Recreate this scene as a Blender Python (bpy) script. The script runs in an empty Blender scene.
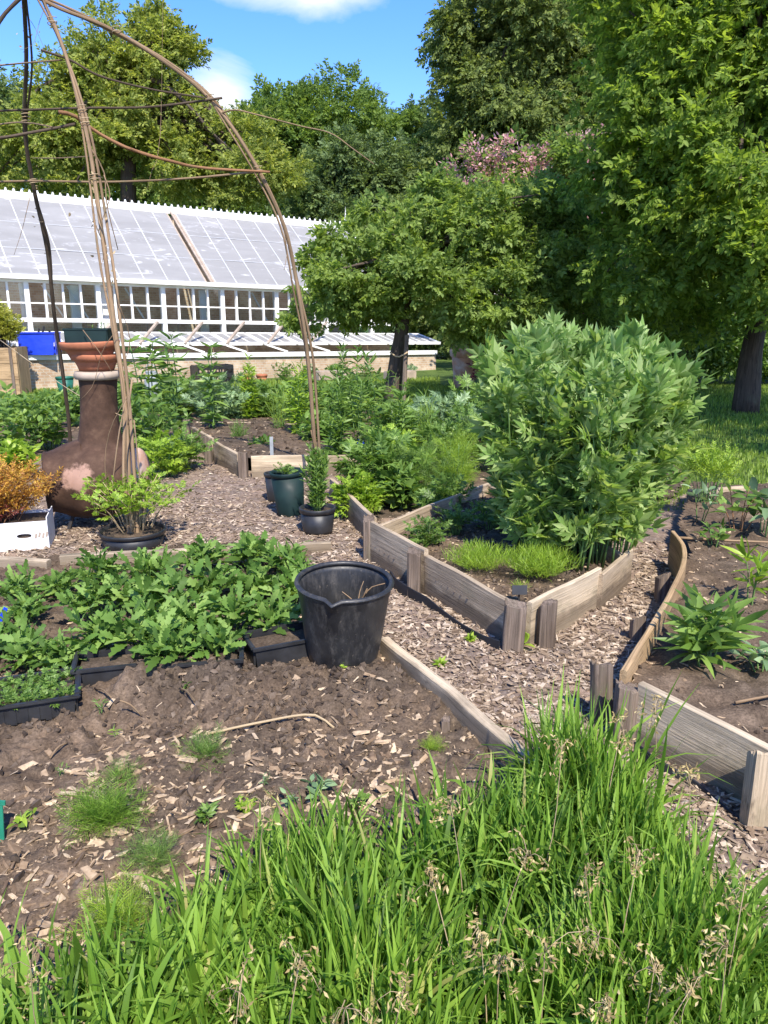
import bpy, bmesh, math, random
import numpy as np
from mathutils import Vector, Matrix

rng = np.random.default_rng(11)
random.seed(5)
SC = bpy.context.scene
COL = SC.collection
PI = math.pi

# ------------------------------------------------------------------ camera numbers
FOC = 770.0
CAMH = 1.35
PIT = math.radians(14.35)
cP, sP = math.cos(PIT), math.sin(PIT)

def ray(px, py):
    dx = (px-384)/FOC; dy = (512-py)/FOC
    return np.array([dx, cP+dy*sP, -sP+dy*cP])

def G(px, py, z=0.0):
    d = ray(px, py); t = (z-CAMH)/d[2]
    return np.array([d[0]*t, d[1]*t, z])

def at(px, py, Y):
    d = ray(px, py); t = Y/d[1]
    return np.array([d[0]*t, Y, CAMH+d[2]*t])

def mpp(p):
    """metres per pixel at a point"""
    return (p[1]*cP-(p[2]-CAMH)*sP)/FOC

# ------------------------------------------------------------------ noise
def _hash(i, j, k):
    h = (i*374761393 + j*668265263 + k*2147483647 + 1013904223) & 0xffffffff
    h = ((h ^ (h >> 13))*1274126177) & 0xffffffff
    h = ((h ^ (h >> 16))*2246822519) & 0xffffffff
    return ((h ^ (h >> 15)) & 0xffffff)/float(0xffffff)

def vnoise(p):
    p = np.asarray(p, float)
    i = np.floor(p).astype(np.int64); f = p-i
    f = f*f*(3-2*f)
    out = 0
    for a in (0, 1):
        for b in (0, 1):
            for c in (0, 1):
                w = (f[:, 0] if a else 1-f[:, 0])*(f[:, 1] if b else 1-f[:, 1])*(f[:, 2] if c else 1-f[:, 2])
                out = out + w*_hash(i[:, 0]+a, i[:, 1]+b, i[:, 2]+c)
    return out*2-1

def fbm(p, octv=4, lac=2.1, gain=.5):
    p = np.asarray(p, float); s = 0; a = 1.0
    for o in range(octv):
        s = s+a*vnoise(p+17.3*o); p = p*lac; a *= gain
    return s

# ------------------------------------------------------------------ mesh building
ORIGIN = {}
SMOOTH = ('leaf', 'blade', 'blossom', 'floret', 'stick', 'bark', 'straw', 'string', 'green_stem')

class MB:
    def __init__(s):
        s.v = []; s.f = []; s.co = []; s.n = 0; s.hasco = False
    def add(s, V, Fs, mi=0, co=None):
        V = np.asarray(V, float).reshape(-1, 3)
        if len(V) == 0: return s
        if not isinstance(Fs, list): Fs = [Fs]
        for F_ in Fs:
            F_ = np.asarray(F_, np.int64)
            if F_.size: s.f.append((F_+s.n, mi))
        s.v.append(V)
        if co is not None:
            s.hasco = True; s.co.append(np.asarray(co, float).reshape(-1, 3))
        else:
            s.co.append(np.zeros_like(V))
        s.n += len(V)
        return s
    def build(s, name, mats, parent=None, origin=None, smooth=None):
        V = np.concatenate(s.v)
        if parent is not None:
            po = ORIGIN[parent.name]; o = po
        else:
            o = np.asarray(origin, float) if origin is not None else np.zeros(3)
        V = V-o
        me = bpy.data.meshes.new(name)
        me.vertices.add(len(V)); me.vertices.foreach_set('co', V.ravel())
        tot = sum(f.size for f, _ in s.f); nf = sum(len(f) for f, _ in s.f)
        loops = np.concatenate([f.ravel() for f, _ in s.f])
        counts = np.concatenate([np.full(len(f), f.shape[1]) for f, _ in s.f])
        starts = np.concatenate([[0], np.cumsum(counts)[:-1]])
        mi = np.concatenate([np.full(len(f), m) for f, m in s.f])
        me.loops.add(tot); me.loops.foreach_set('vertex_index', loops.astype(np.int32))
        me.polygons.add(nf); me.polygons.foreach_set('loop_start', starts.astype(np.int32))
        me.polygons.foreach_set('loop_total', counts.astype(np.int32))
        me.polygons.foreach_set('material_index', mi.astype(np.int32))
        if smooth is None:
            nm = (mats[0] if isinstance(mats, (list, tuple)) else mats).name
            smooth = any(k in nm for k in SMOOTH)
        me.polygons.foreach_set('use_smooth', np.full(nf, bool(smooth)))
        if s.hasco:
            a = me.attributes.new('co', 'FLOAT_VECTOR', 'POINT')
            a.data.foreach_set('vector', np.concatenate(s.co).ravel())
        me.update(calc_edges=True); me.validate()
        if not isinstance(mats, (list, tuple)): mats = [mats]
        for m in mats: me.materials.append(m)
        ob = bpy.data.objects.new(name, me)
        COL.objects.link(ob)
        if parent is not None:
            ob.parent = parent
            ORIGIN[ob.name] = o
        else:
            ob.location = o; ORIGIN[ob.name] = o
        return ob

def tag(o, label=None, cat=None, group=None, kind=None):
    if label: o['label'] = label
    if cat: o['category'] = cat
    if group: o['group'] = group
    if kind: o['kind'] = kind
    return o

def thing(name, label, cat, loc, group=None):
    o = bpy.data.objects.new(name, None); COL.objects.link(o)
    o.location = loc; o.empty_display_size = .1
    ORIGIN[o.name] = np.asarray(loc, float)
    return tag(o, label, cat, group)

def norm(a):
    a = np.asarray(a, float)
    return a/np.maximum(np.linalg.norm(a, axis=-1, keepdims=True), 1e-9)

def frames(d, n):
    """columns x(width) y(length) z(normal)"""
    y = norm(d); n = np.broadcast_to(np.asarray(n, float), y.shape)
    x = np.cross(y, n); bad = np.linalg.norm(x, axis=-1) < 1e-4
    if bad.any(): x[bad] = np.cross(y[bad], np.array([1., .3, .1]))
    x = norm(x); z = np.cross(x, y)
    return np.stack([x, y, z], axis=-1)

def scatter(mb, tmpl, P, R, S, mi=0):
    V, Fs = tmpl; P = np.asarray(P, float); N = len(P)
    if N == 0: return
    S = np.asarray(S, float)
    if S.ndim == 1: S = np.repeat(S[:, None], 3, 1)
    W = V[None, :, :]*S[:, None, :]
    W = np.einsum('nij,nvj->nvi', R, W)+P[:, None, :]
    nv = len(V); off = (np.arange(N)*nv)[:, None, None]
    mb.add(W.reshape(-1, 3), [(np.asarray(F_)[None]+off).reshape(-1, np.asarray(F_).shape[1]) for F_ in Fs], mi)

def scatter_mix(mb, tmpls, P, R, S, mi=0):
    k = rng.integers(0, len(tmpls), len(P)); S = np.asarray(S)
    for i, t in enumerate(tmpls):
        m = k == i
        if m.any(): scatter(mb, t, P[m], R[m], S[m], mi)

def merge(parts):
    Vs = []; F = {}; n = 0
    for V, Fs in parts:
        for f in Fs:
            f = np.asarray(f); F.setdefault(f.shape[1], []).append(f+n)
        Vs.append(V); n += len(V)
    return np.concatenate(Vs), [np.concatenate(v) for v in F.values()]

def xform(t, R=None, T=None, s=1.0):
    V, Fs = t; V = V*s
    if R is not None: V = V@np.asarray(R).T
    if T is not None: V = V+np.asarray(T)
    return V, Fs

def rotz(a): c, s = math.cos(a), math.sin(a); return np.array([[c, -s, 0], [s, c, 0], [0, 0, 1]])
def rotx(a): c, s = math.cos(a), math.sin(a); return np.array([[1, 0, 0], [0, c, -s], [0, s, c]])
def roty(a): c, s = math.cos(a), math.sin(a); return np.array([[c, 0, s], [0, 1, 0], [-s, 0, c]])

# ------------------------------------------------------------------ leaf templates (along +Y, unit length)
def leaf_t(n=4, width=.3, fold=.25, curl=.25, peak=.45, teeth=0.0, wave=0.0, stalk=0.0):
    t = np.linspace(0, 1, n+1)
    k = peak/(1-peak)
    w = width*.5*(t**(k if k < 1 else 1))*(1-t)**(1 if k < 1 else 1/k)
    w = w/max(w.max(), 1e-6)*width*.5
    if teeth:
        w = w*(1-teeth*(np.arange(n+1) % 2))
    y = stalk+t*(1-stalk)
    z = -curl*t*t
    zz = wave*np.sin(t*9.0)
    L = np.stack([-w, y-teeth*.12*(np.arange(n+1) % 2), z+fold*w+zz], 1)
    M = np.stack([0*w, y, z], 1)
    Rr = np.stack([w, y-teeth*.12*(np.arange(n+1) % 2), z+fold*w-zz], 1)
    V = np.concatenate([L, M, Rr]); m = n+1
    Q = []; 
    for i in range(n):
        Q += [[i, m+i, m+i+1, i+1], [m+i, 2*m+i, 2*m+i+1, m+i+1]]
    if stalk:
        V = np.concatenate([V, [[-.012, 0, 0], [.012, 0, 0], [.012, stalk+.02, 0], [-.012, stalk+.02, 0]]])
        a = 3*m; Q += [[a, a+1, a+2, a+3]]
    return V, [np.array(Q)]

def rhomb(width=.5, fold=.15, curl=.1):
    w = width/2; f = fold*width
    V = np.array([[0, 0, 0], [w*.9, .3, f], [w*.82, .66, f-curl*.4], [0, 1, -curl], [-w*.82, .66, f-curl*.4], [-w*.9, .3, f]])
    return V, [np.array([[0, 1, 2, 3], [0, 3, 4, 5]])]

def lobed_t(lobes=((0, 1.0), (.6, .7), (-.6, .7)), width=.3, n=2):
    parts = []
    for a, l in lobes:
        parts.append(xform(leaf_t(n, width/l if l else width, .3, .15), rotz(a), (0, 0, 0), l))
    return merge(parts)

def compound_t(pairs=3, lf=.42, width=.34, curl=.25, seed=0, term=1.0):
    r = random.Random(seed)
    parts = []
    t0 = .3
    V = np.array([[-.008, 0, 0], [.008, 0, 0], [.008, .8, -curl*.64], [-.008, .8, -curl*.64]])
    parts.append((V, [np.array([[0, 1, 2, 3]])]))
    for i in range(pairs):
        y = t0+(.78-t0)*i/max(pairs-1, 1)
        s = lf*(1-.25*i/pairs)*r.uniform(.85, 1.1)
        for sg in (-1, 1):
            lt = lobed_t(((0, 1.0), (.62, .68), (-.62, .68)), width)
            R = rotz(-sg*r.uniform(.75, 1.05))@rotx(r.uniform(-.25, .2))@roty(r.uniform(-.3, .3))
            parts.append(xform(lt, R, (0, y, -curl*y*y), s))
    lt = lobed_t(((0, 1.0), (.55, .75), (-.55, .75)), width)
    parts.append(xform(lt, rotx(-.2), (0, .76, -curl*.58), lf*1.1*term))
    return merge(parts)

def feather_t(n=14, seed=0, w=.012, spread=.3):
    r = random.Random(seed); parts = []
    P = []
    def strip(a, b, w):
        a = np.array(a); b = np.array(b); d = b-a
        s = np.cross(d, [r.uniform(-1, 1), r.uniform(-1, 1), 1.0]); s = s/max(np.linalg.norm(s), 1e-6)*w
        V = np.array([a-s, a+s, b+s*.3, b-s*.3]); parts.append((V, [np.array([[0, 1, 2, 3]])]))
    strip((0, 0, 0), (0, 1, -.1), w)
    for i in range(n):
        y = .12+.85*i/n
        for sg in (-1, 1):
            L = spread*(1-.6*y)*r.uniform(.7, 1.2)
            b = (sg*L*.8, y+L*.7, r.uniform(-.12, .12)-.1*y*y)
            strip((0, y, -.1*y*y), b, w*.8)
            if r.random() < .6:
                m = (b[0]*.5, (y+b[1])/2, b[2]*.5)
                strip(m, (m[0]+sg*.02, m[1]+L*.55, m[2]+r.uniform(-.08, .08)), w*.7)
    return merge(parts)

def blade_t(n=6, width=.03, bend=.5, twist=.0):
    t = np.linspace(0, 1, n+1)
    w = width*.5*np.minimum(1, (1-t)*2.2)**.8*(0.75+.25*np.minimum(1, t*5))
    ang = bend*t*t*1.6
    dy = np.cos(np.cumsum(np.concatenate([[0], np.diff(ang)])))/n
    dz = np.sin(np.cumsum(np.concatenate([[0], np.diff(ang)])))/n
    up = np.concatenate([[0], np.cumsum(dy[1:])]); fw = np.concatenate([[0], np.cumsum(dz[1:])])
    V = []
    for i in range(n+1):
        c, s = math.cos(twist*t[i]), math.sin(twist*t[i])
        V += [[-w[i]*c, up[i], -fw[i]-w[i]*s+.25*w[i]], [0, up[i], -fw[i]], [w[i]*c, up[i], -fw[i]+w[i]*s+.25*w[i]]]
    Q = []
    for i in range(n):
        a = 3*i; Q += [[a, a+1, a+4, a+3], [a+1, a+2, a+5, a+4]]
    return np.array(V), [np.array(Q)]

def sprig_t(n=7, leaf=.34, width=.5, seed=0):
    """a twig end with several simple leaves"""
    r = random.Random(seed); parts = []
    parts.append((np.array([[-.01, 0, 0], [.01, 0, 0], [.004, .85, .0], [-.004, .85, .0]]), [np.array([[0, 1, 2, 3]])]))
    for i in range(n):
        y = .15+.75*i/n; a = (1 if i % 2 else -1)*r.uniform(.6, 1.2)
        R = rotz(-a)@rotx(r.uniform(-.5, .4))@roty(r.uniform(-.6, .6))
        parts.append(xform(rhomb(width), R, (0, y, 0), leaf*r.uniform(.75, 1.15)))
    parts.append(xform(rhomb(width), rotx(-.2), (0, .82, 0), leaf))
    return merge(parts)

def ico(seed=0, jit=.25, sub=1, sq=(1, 1, 1)):
    bm = bmesh.new(); bmesh.ops.create_icosphere(bm, subdivisions=sub, radius=1.0)
    V = np.array([v.co[:] for v in bm.verts]); Fc = np.array([[v.index for v in f.verts] for f in bm.faces]); bm.free()
    n = fbm(V*1.7+seed*13.7, 2)
    V = V*np.clip(1+jit*n+.25*jit*rng.uniform(-1, 1, len(V)), .3, 2)[:, None]*np.array(sq)
    return V, [Fc]

def chip_t(seed=0):
    r = random.Random(seed)
    w = r.choice([.12, .2, .32, .45, .6, .75])*r.uniform(.8, 1.2); h = r.uniform(.05, .14)
    V = []
    for z in (0, h):
        for x, y in ((-w/2, -.5), (w/2, -.5), (w/2, .5), (-w/2, .5)):
            V.append([x*r.uniform(.35, 1.15), y*r.uniform(.7, 1.1)+r.uniform(-.14, .14), z+r.uniform(-.03, .07)])
    Fq = np.array([[0, 3, 2, 1], [4, 5, 6, 7], [0, 1, 5, 4], [1, 2, 6, 5], [2, 3, 7, 6], [3, 0, 4, 7]])
    V = np.array(V); V[:, 2] += r.uniform(-.15, .15)*V[:, 1]**2
    return V, [Fq]

# ------------------------------------------------------------------ solids
def smooth_path(pts, n):
    """Catmull-Rom through points"""
    P = np.asarray(pts, float)
    if len(P) == 2:
        t = np.linspace(0, 1, n)[:, None]; return P[0]*(1-t)+P[1]*t
    Q = np.concatenate([[2*P[0]-P[1]], P, [2*P[-1]-P[-2]]])
    segl = np.linalg.norm(np.diff(P, axis=0), axis=1); cum = np.concatenate([[0], np.cumsum(segl)])
    out = []
    for s in np.linspace(0, cum[-1], n):
        i = min(np.searchsorted(cum, s, side='right')-1, len(P)-2); t = (s-cum[i])/max(segl[i], 1e-9)
        a, b, c, d = Q[i], Q[i+1], Q[i+2], Q[i+3]
        out.append(.5*((2*b)+(-a+c)*t+(2*a-5*b+4*c-d)*t*t+(-a+3*b-3*c+d)*t**3))
    return np.array(out)

def tube(mb, pts, r0, r1=None, n=None, sides=7, jit=0.0, mi=0, cap=True):
    P = smooth_path(pts, n or max(3*len(pts), 4)); m = len(P)
    r1 = r0 if r1 is None else r1
    if np.ndim(r0): rad = np.interp(np.linspace(0, 1, m), np.linspace(0, 1, len(r0)), r0)
    else: rad = np.linspace(r0, r1, m)
    T = norm(np.gradient(P, axis=0))
    up = np.array([0, 0, 1.]) if abs(T[0][2]) < .9 else np.array([1., 0, 0])
    x = norm(np.cross(T[0], up)); V = []; co = []
    L = np.concatenate([[0], np.cumsum(np.linalg.norm(np.diff(P, axis=0), axis=1))])
    off = rng.uniform(0, 50)
    for i in range(m):
        x = norm(x-np.dot(x, T[i])*T[i]); y = np.cross(T[i], x)
        for k in range(sides):
            a = 2*PI*k/sides; rr = rad[i]*(1+jit*rng.uniform(-1, 1))
            V.append(P[i]+rr*(math.cos(a)*x+math.sin(a)*y))
            co.append((L[i]+off, rad[i]*math.cos(a), rad[i]*math.sin(a)))
    Q = []
    for i in range(m-1):
        for k in range(sides):
            k2 = (k+1) % sides
            Q.append([i*sides+k, i*sides+k2, (i+1)*sides+k2, (i+1)*sides+k])
    Fs = [np.array(Q)]
    if cap: Fs.append(np.array([[k for k in range(sides)][::-1], [(m-1)*sides+k for k in range(sides)]]))
    mb.add(V, Fs, mi, co)

def plank(mb, pts, thick, hgt, side, seg=14, warp=.004, mi=0, cham=.004, up=(0, 0, 1)):
    """a board standing on edge along a path of base points; thickness goes to the 'side' (+1 left / -1 right)"""
    P = smooth_path(pts, seg+1); T = norm(np.gradient(P, axis=0)); up = np.asarray(up, float)
    h, t, c = hgt, thick, min(cham, thick*.3)
    sec = np.array([[c, 0], [t-c, 0], [t, c], [t, h-c], [t-c, h], [c, h], [0, h-c], [0, c]])
    L = np.concatenate([[0], np.cumsum(np.linalg.norm(np.diff(P, axis=0), axis=1))]); off = rng.uniform(0, 90)
    V = []; co = []
    for i in range(len(P)):
        s = norm(np.cross(up, T[i]))*side
        for a, b in sec:
            jz = fbm(np.array([[L[i]*3+off, 3.3, 0]]), 2)[0]*warp
            js = fbm(np.array([[L[i]*4+off, 7.7, b*6]]), 2)[0]*warp*.6
            V.append(P[i]+s*(a+js)+up*(b+(jz if b > h*.5 else 0))); co.append((L[i]+off, a*side, b))
    k = 8; Q = []
    for i in range(len(P)-1):
        for j in range(k):
            j2 = (j+1) % k
            q = [i*k+j, i*k+j2, (i+1)*k+j2, (i+1)*k+j]
            Q.append(q if side < 0 else q[::-1])
    m = len(P)-1
    e0 = list(range(k)); e1 = [m*k+j for j in range(k)]
    mb.add(V, [np.array(Q), np.array([e0[::-1], e1] if side < 0 else [e0, e1[::-1]])], mi, co)

def box(mb, c, s, R=None, mi=0, taper=1.0, bev=0.0):
    """box with centre c and size s; R 3x3"""
    bm = bmesh.new(); bmesh.ops.create_cube(bm, size=1.0)
    for v in bm.verts:
        v.co = Vector((v.co.x*s[0]*(taper if v.co.z < 0 else 1), v.co.y*s[1]*(taper if v.co.z < 0 else 1), v.co.z*s[2]))
    if bev: bmesh.ops.bevel(bm, geom=bm.edges[:], offset=bev, segments=2, affect='EDGES')
    bm.verts.index_update()
    V = np.array([v.co[:] for v in bm.verts]); F = {}
    for f in bm.faces: F.setdefault(len(f.verts), []).append([v.index for v in f.verts])
    bm.free()
    co = V.copy(); 
    if s[1] > s[0] and s[1] > s[2]: co = co[:, [1, 0, 2]]
    elif s[2] > s[0] and s[2] > s[1]: co = co[:, [2, 0, 1]]
    co = co+rng.uniform(0, 40)
    if R is not None: V = V@np.asarray(R).T
    mb.add(V+np.asarray(c, float), [np.array(v) for v in F.values()], mi, co)

def lathe(mb, prof, c, sides=40, R=None, mi=0, warp=None):
    """prof: list of (r,z)"""
    pr = np.array(prof, float); m = len(pr); a = np.arange(sides)*2*PI/sides
    V = np.stack([pr[:, 0][:, None]*np.cos(a), pr[:, 0][:, None]*np.sin(a), np.repeat(pr[:, 1][:, None], sides, 1)], -1).reshape(-1, 3)
    if warp is not None: V = warp(V)
    Q = []
    for i in range(m-1):
        for k in range(sides):
            k2 = (k+1) % sides; Q.append([i*sides+k, i*sides+k2, (i+1)*sides+k2, (i+1)*sides+k])
    co = V.copy()
    if R is not None: V = V@np.asarray(R).T
    mb.add(V+np.asarray(c, float), np.array(Q), mi, co)

# ------------------------------------------------------------------ materials
def newmat(name):
    m = bpy.data.materials.new(name); m.use_nodes = True
    nt = m.node_tree; nt.nodes.clear()
    out = nt.nodes.new('ShaderNodeOutputMaterial')
    return m, nt, out

def lnk(nt, a, b): nt.links.new(a, b)

def ramp(nt, stops, fac=None, interp='LINEAR'):
    r = nt.nodes.new('ShaderNodeValToRGB'); cr = r.color_ramp; cr.interpolation = interp
    while len(cr.elements) < len(stops): cr.elements.new(.5)
    for e, (p, c) in zip(cr.elements, stops):
        e.position = p; e.color = (*c, 1) if len(c) == 3 else c
    if fac is not None: lnk(nt, fac, r.inputs[0])
    return r.outputs[0]

def noise_n(nt, vec, scale, detail=4, rough=.55, dist=0.0):
    n = nt.nodes.new('ShaderNodeTexNoise'); n.inputs['Scale'].default_value = scale
    n.inputs['Detail'].default_value = detail; n.inputs['Roughness'].default_value = rough
    n.inputs['Distortion'].default_value = dist
    if vec is not None: lnk(nt, vec, n.inputs['Vector'])
    return n.outputs['Fac']

def mapping(nt, vec, scale):
    m = nt.nodes.new('ShaderNodeMapping'); m.inputs['Scale'].default_value = scale
    lnk(nt, vec, m.inputs['Vector']); return m.outputs[0]

def objco(nt): return nt.nodes.new('ShaderNodeTexCoord').outputs['Object']
def attr(nt, name='co'):
    a = nt.nodes.new('ShaderNodeAttribute'); a.attribute_name = name; return a.outputs['Vector']

def mixc(nt, fac, a, b, mode='MIX'):
    m = nt.nodes.new('ShaderNodeMix'); m.data_type = 'RGBA'; m.blend_type = mode
    for sock, v in ((m.inputs[0], fac), (m.inputs[6], a), (m.inputs[7], b)):
        if hasattr(v, 'is_linked'): lnk(nt, v, sock)
        elif isinstance(v, (int, float)): sock.default_value = v
        else: sock.default_value = (*v, 1)
    return m.outputs[2]

def bump(nt, h, strength=.4, dist=.01):
    b = nt.nodes.new('ShaderNodeBump'); b.inputs['Strength'].default_value = strength
    b.inputs['Distance'].default_value = dist; lnk(nt, h, b.inputs['Height']); return b.outputs[0]

def principled(nt, out, col, rough=.6, spec=.3, nrm=None, metal=0):
    p = nt.nodes.new('ShaderNodeBsdfPrincipled')
    if hasattr(col, 'is_linked'): lnk(nt, col, p.inputs['Base Color'])
    else: p.inputs['Base Color'].default_value = (*col, 1)
    if hasattr(rough, 'is_linked'): lnk(nt, rough, p.inputs['Roughness'])
    else: p.inputs['Roughness'].default_value = rough
    p.inputs['Specular IOR Level'].default_value = spec
    p.inputs['Metallic'].default_value = metal
    if nrm is not None: lnk(nt, nrm, p.inputs['Normal'])
    if out is not None: lnk(nt, p.outputs[0], out.inputs[0])
    return p

def leaf_mat(name, c, var=.4, c2=None, trans=.35, rough=.42, spec=.35, dead=None, tmul=(1.55, 1.5, .75)):
    m, nt, out = newmat(name); c = np.array(c)
    geo = nt.nodes.new('ShaderNodeNewGeometry')
    c2 = np.array(c2) if c2 is not None else c*np.array([1.45, 1.25, .9])
    stops = [(0, tuple(c*(1-var))), (.45, tuple(c)), (.9, tuple(c2))]
    if dead is not None: stops += [(.97, tuple(c2)), (1.0, dead)]
    col = ramp(nt, stops, geo.outputs['Random Per Island'])
    n = noise_n(nt, objco(nt), 1.3, 2)
    col = mixc(nt, ramp(nt, [(.35, (0, 0, 0)), (.7, (1, 1, 1))], n), col, mixc(nt, 1.0, col, (1.15, 1.1, .8), 'MULTIPLY'))
    p = principled(nt, None, col, rough, spec)
    t = nt.nodes.new('ShaderNodeBsdfTranslucent')
    lnk(nt, mixc(nt, 1.0, col, tmul, 'MULTIPLY'), t.inputs[0])
    mx = nt.nodes.new('ShaderNodeMixShader'); mx.inputs[0].default_value = trans
    lnk(nt, p.outputs[0], mx.inputs[1]); lnk(nt, t.outputs[0], mx.inputs[2]); lnk(nt, mx.outputs[0], out.inputs[0])
    return m

def wood_mat(name, c, dark=.45, light=1.35, scale=1.0, rough=.8, grey=None, splash=0.0):
    m, nt, out = newmat(name); c = np.array(c); v = attr(nt)
    g = noise_n(nt, mapping(nt, v, (2.2*scale, 110*scale, 110*scale)), 1.0, 8, .68, .9)
    b = noise_n(nt, mapping(nt, v, (2*scale, 7*scale, 9*scale)), 1.0, 3)
    col = ramp(nt, [(.3, tuple(c*dark)), (.5, tuple(c)), (.72, tuple(c*light))], g)
    col = mixc(nt, ramp(nt, [(.42, (0, 0, 0)), (.68, (1, 1, 1))], b), col,
               mixc(nt, 1.0, col, grey or (.62, .6, .58), 'MULTIPLY'))
    st = noise_n(nt, mapping(nt, v, (6, 18, 18)), 1.0, 4, .7)
    col = mixc(nt, ramp(nt, [(.6, (0, 0, 0)), (.72, (.8, .8, .8))], st), col, tuple(c*.3))
    alg = noise_n(nt, mapping(nt, v, (3.5, 9, 5)), 1.0, 5, .65)
    col = mixc(nt, ramp(nt, [(.55, (0, 0, 0)), (.72, (.55, .55, .55))], alg), col, (.12, .125, .075))
    sx = nt.nodes.new('ShaderNodeSeparateXYZ'); lnk(nt, v, sx.inputs[0])
    ma = nt.nodes.new('ShaderNodeMath'); ma.operation = 'MULTIPLY_ADD'; lnk(nt, alg, ma.inputs[0]); ma.inputs[1].default_value = -.16; lnk(nt, sx.outputs[2], ma.inputs[2])
    col = mixc(nt, ramp(nt, [(0, (splash,)*3), (.035, (0, 0, 0))], ma.outputs[0]), col, (.1, .075, .055))
    principled(nt, out, col, rough, .15, bump(nt, g, .8, .006))
    return m

def island_mat(name, stops, rough=.85, bumpscale=None, spec=.2):
    m, nt, out = newmat(name)
    geo = nt.nodes.new('ShaderNodeNewGeometry')
    col = ramp(nt, stops, geo.outputs['Random Per Island'])
    n = noise_n(nt, objco(nt), 60, 3)
    col = mixc(nt, ramp(nt, [(.35, (0, 0, 0)), (.7, (1, 1, 1))], n), mixc(nt, 1.0, col, (.65, .62, .6), 'MULTIPLY'), col)
    principled(nt, out, col, rough, spec, bump(nt, noise_n(nt, objco(nt), bumpscale, 3), .4, .003) if bumpscale else None)
    return m

def plain_mat(name, c, rough=.5, spec=.4, vary=.25, scale=12, dirt=None, dscale=5, dlo=.55, dhi=.7, bmp=.1):
    m, nt, out = newmat(name); c = np.array(c); o = objco(nt)
    n = noise_n(nt, o, scale, 5)
    col = ramp(nt, [(.3, tuple(c*(1-vary))), (.7, tuple(np.minimum(c*(1+vary), 1)))], n)
    if dirt is not None:
        d = noise_n(nt, o, dscale, 6, .65)
        col = mixc(nt, ramp(nt, [(dlo, (0, 0, 0)), (dhi, (.85, .85, .85))], d), col, dirt)
    rr = ramp(nt, [(.3, (rough*.8,)*3), (.7, (min(rough*1.25, 1),)*3)], n)
    principled(nt, out, col, rr, spec, bump(nt, n, bmp, .004))
    return m

def soil_mat(name, dark, mid, pale, sc=1.0):
    m, nt, out = newmat(name); o = objco(nt)
    a = noise_n(nt, o, 9*sc, 8, .7); b = noise_n(nt, o, 1.6*sc, 4); f = noise_n(nt, o, 120*sc, 3, .7)
    col = ramp(nt, [(.3, dark), (.52, mid), (.75, pale)], a)
    col = mixc(nt, ramp(nt, [(.4, (0, 0, 0)), (.65, (1, 1, 1))], b), col, mixc(nt, 1.0, col, (1.5, 1.4, 1.3), 'MULTIPLY'))
    col = mixc(nt, ramp(nt, [(.35, (0, 0, 0)), (.65, (1, 1, 1))], f), mixc(nt, 1.0, col, (.5, .5, .5), 'MULTIPLY'), col)
    principled(nt, out, col, .95, .1, bump(nt, f, .7, .006))
    return m

def glass_mat(name, tint=(.9, .95, .95)):
    m, nt, out = newmat(name)
    t = nt.nodes.new('ShaderNodeBsdfTransparent'); t.inputs[0].default_value = (*tint, 1)
    g = nt.nodes.new('ShaderNodeBsdfGlossy'); g.inputs['Roughness'].default_value = .04
    fr = nt.nodes.new('ShaderNodeFresnel'); fr.inputs[0].default_value = 1.5
    mx = nt.nodes.new('ShaderNodeMixShader'); lnk(nt, fr.outputs[0], mx.inputs[0])
    lnk(nt, t.outputs[0], mx.inputs[1]); lnk(nt, g.outputs[0], mx.inputs[2]); lnk(nt, mx.outputs[0], out.inputs[0])
    return m

M = {}
M['lovage'] = leaf_mat('lovage_leaf', (.2, .33, .09), .42, (.38, .49, .21), .45, .55, .2)
M['stemgreen'] = plain_mat('green_stem', (.13, .22, .06), .5, .3)
M['seedling'] = leaf_mat('bed_leaf', (.115, .22, .045), .45, (.23, .35, .095), .36, .55, .2, dead=(.4, .4, .1))
M['grass'] = leaf_mat('grass_blade', (.135, .255, .033), .55, (.27, .42, .075), .45, .5, .28, dead=(.42, .36, .16))
M['lawn'] = leaf_mat('lawn_blade', (.2, .3, .05), .35, (.31, .4, .1), .45, .5, .3)
M['herb'] = leaf_mat('herb_leaf', (.12, .22, .045), .4, (.23, .35, .09), .42)
M['herbdark'] = leaf_mat('dark_herb_leaf', (.11, .205, .045), .42, (.2, .31, .08), .42)
M['silver'] = leaf_mat('silvery_leaf', (.14, .23, .11), .35, (.27, .38, .21), .25)
M['lime'] = leaf_mat('lime_leaf', (.21, .34, .035), .35, (.35, .48, .07), .42)
M['yellow'] = leaf_mat('yellow_leaf', (.3, .33, .06), .35, (.45, .45, .1), .4)
M['orange'] = leaf_mat('orange_leaf', (.42, .2, .045), .5, (.6, .4, .07), .4, tmul=(1.3, 1.2, .8))
M['redleaf'] = leaf_mat('red_leaf', (.2, .05, .05), .5, (.32, .1, .06), .3, tmul=(1.2, 1, .9))
M['maroon'] = leaf_mat('maroon_leaf', (.16, .02, .045), .5, (.28, .05, .1), .3, tmul=(1.2, 1, 1))
M['tree_r'] = leaf_mat('broad_leaf_tree', (.165, .255, .05), .38, (.26, .36, .08), .55, .55, .18)
M['tree_apple'] = leaf_mat('apple_leaf', (.175, .26, .07), .38, (.28, .38, .12), .55, .55, .18)
M['tree_dark'] = leaf_mat('dark_tree_leaf', (.135, .185, .06), .4, (.22, .28, .1), .45, .6, .15)
M['tree_far'] = leaf_mat('far_tree_leaf', (.13, .21, .055), .4, (.21, .31, .09), .46, .6, .15)
M['tree_yel'] = leaf_mat('yellow_tree_leaf', (.21, .27, .065), .4, (.36, .4, .12), .48, .55, .18)
M['tree_blue'] = leaf_mat('bluish_tree_leaf', (.115, .175, .07), .4, (.18, .25, .11), .42, .6, .15)
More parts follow.
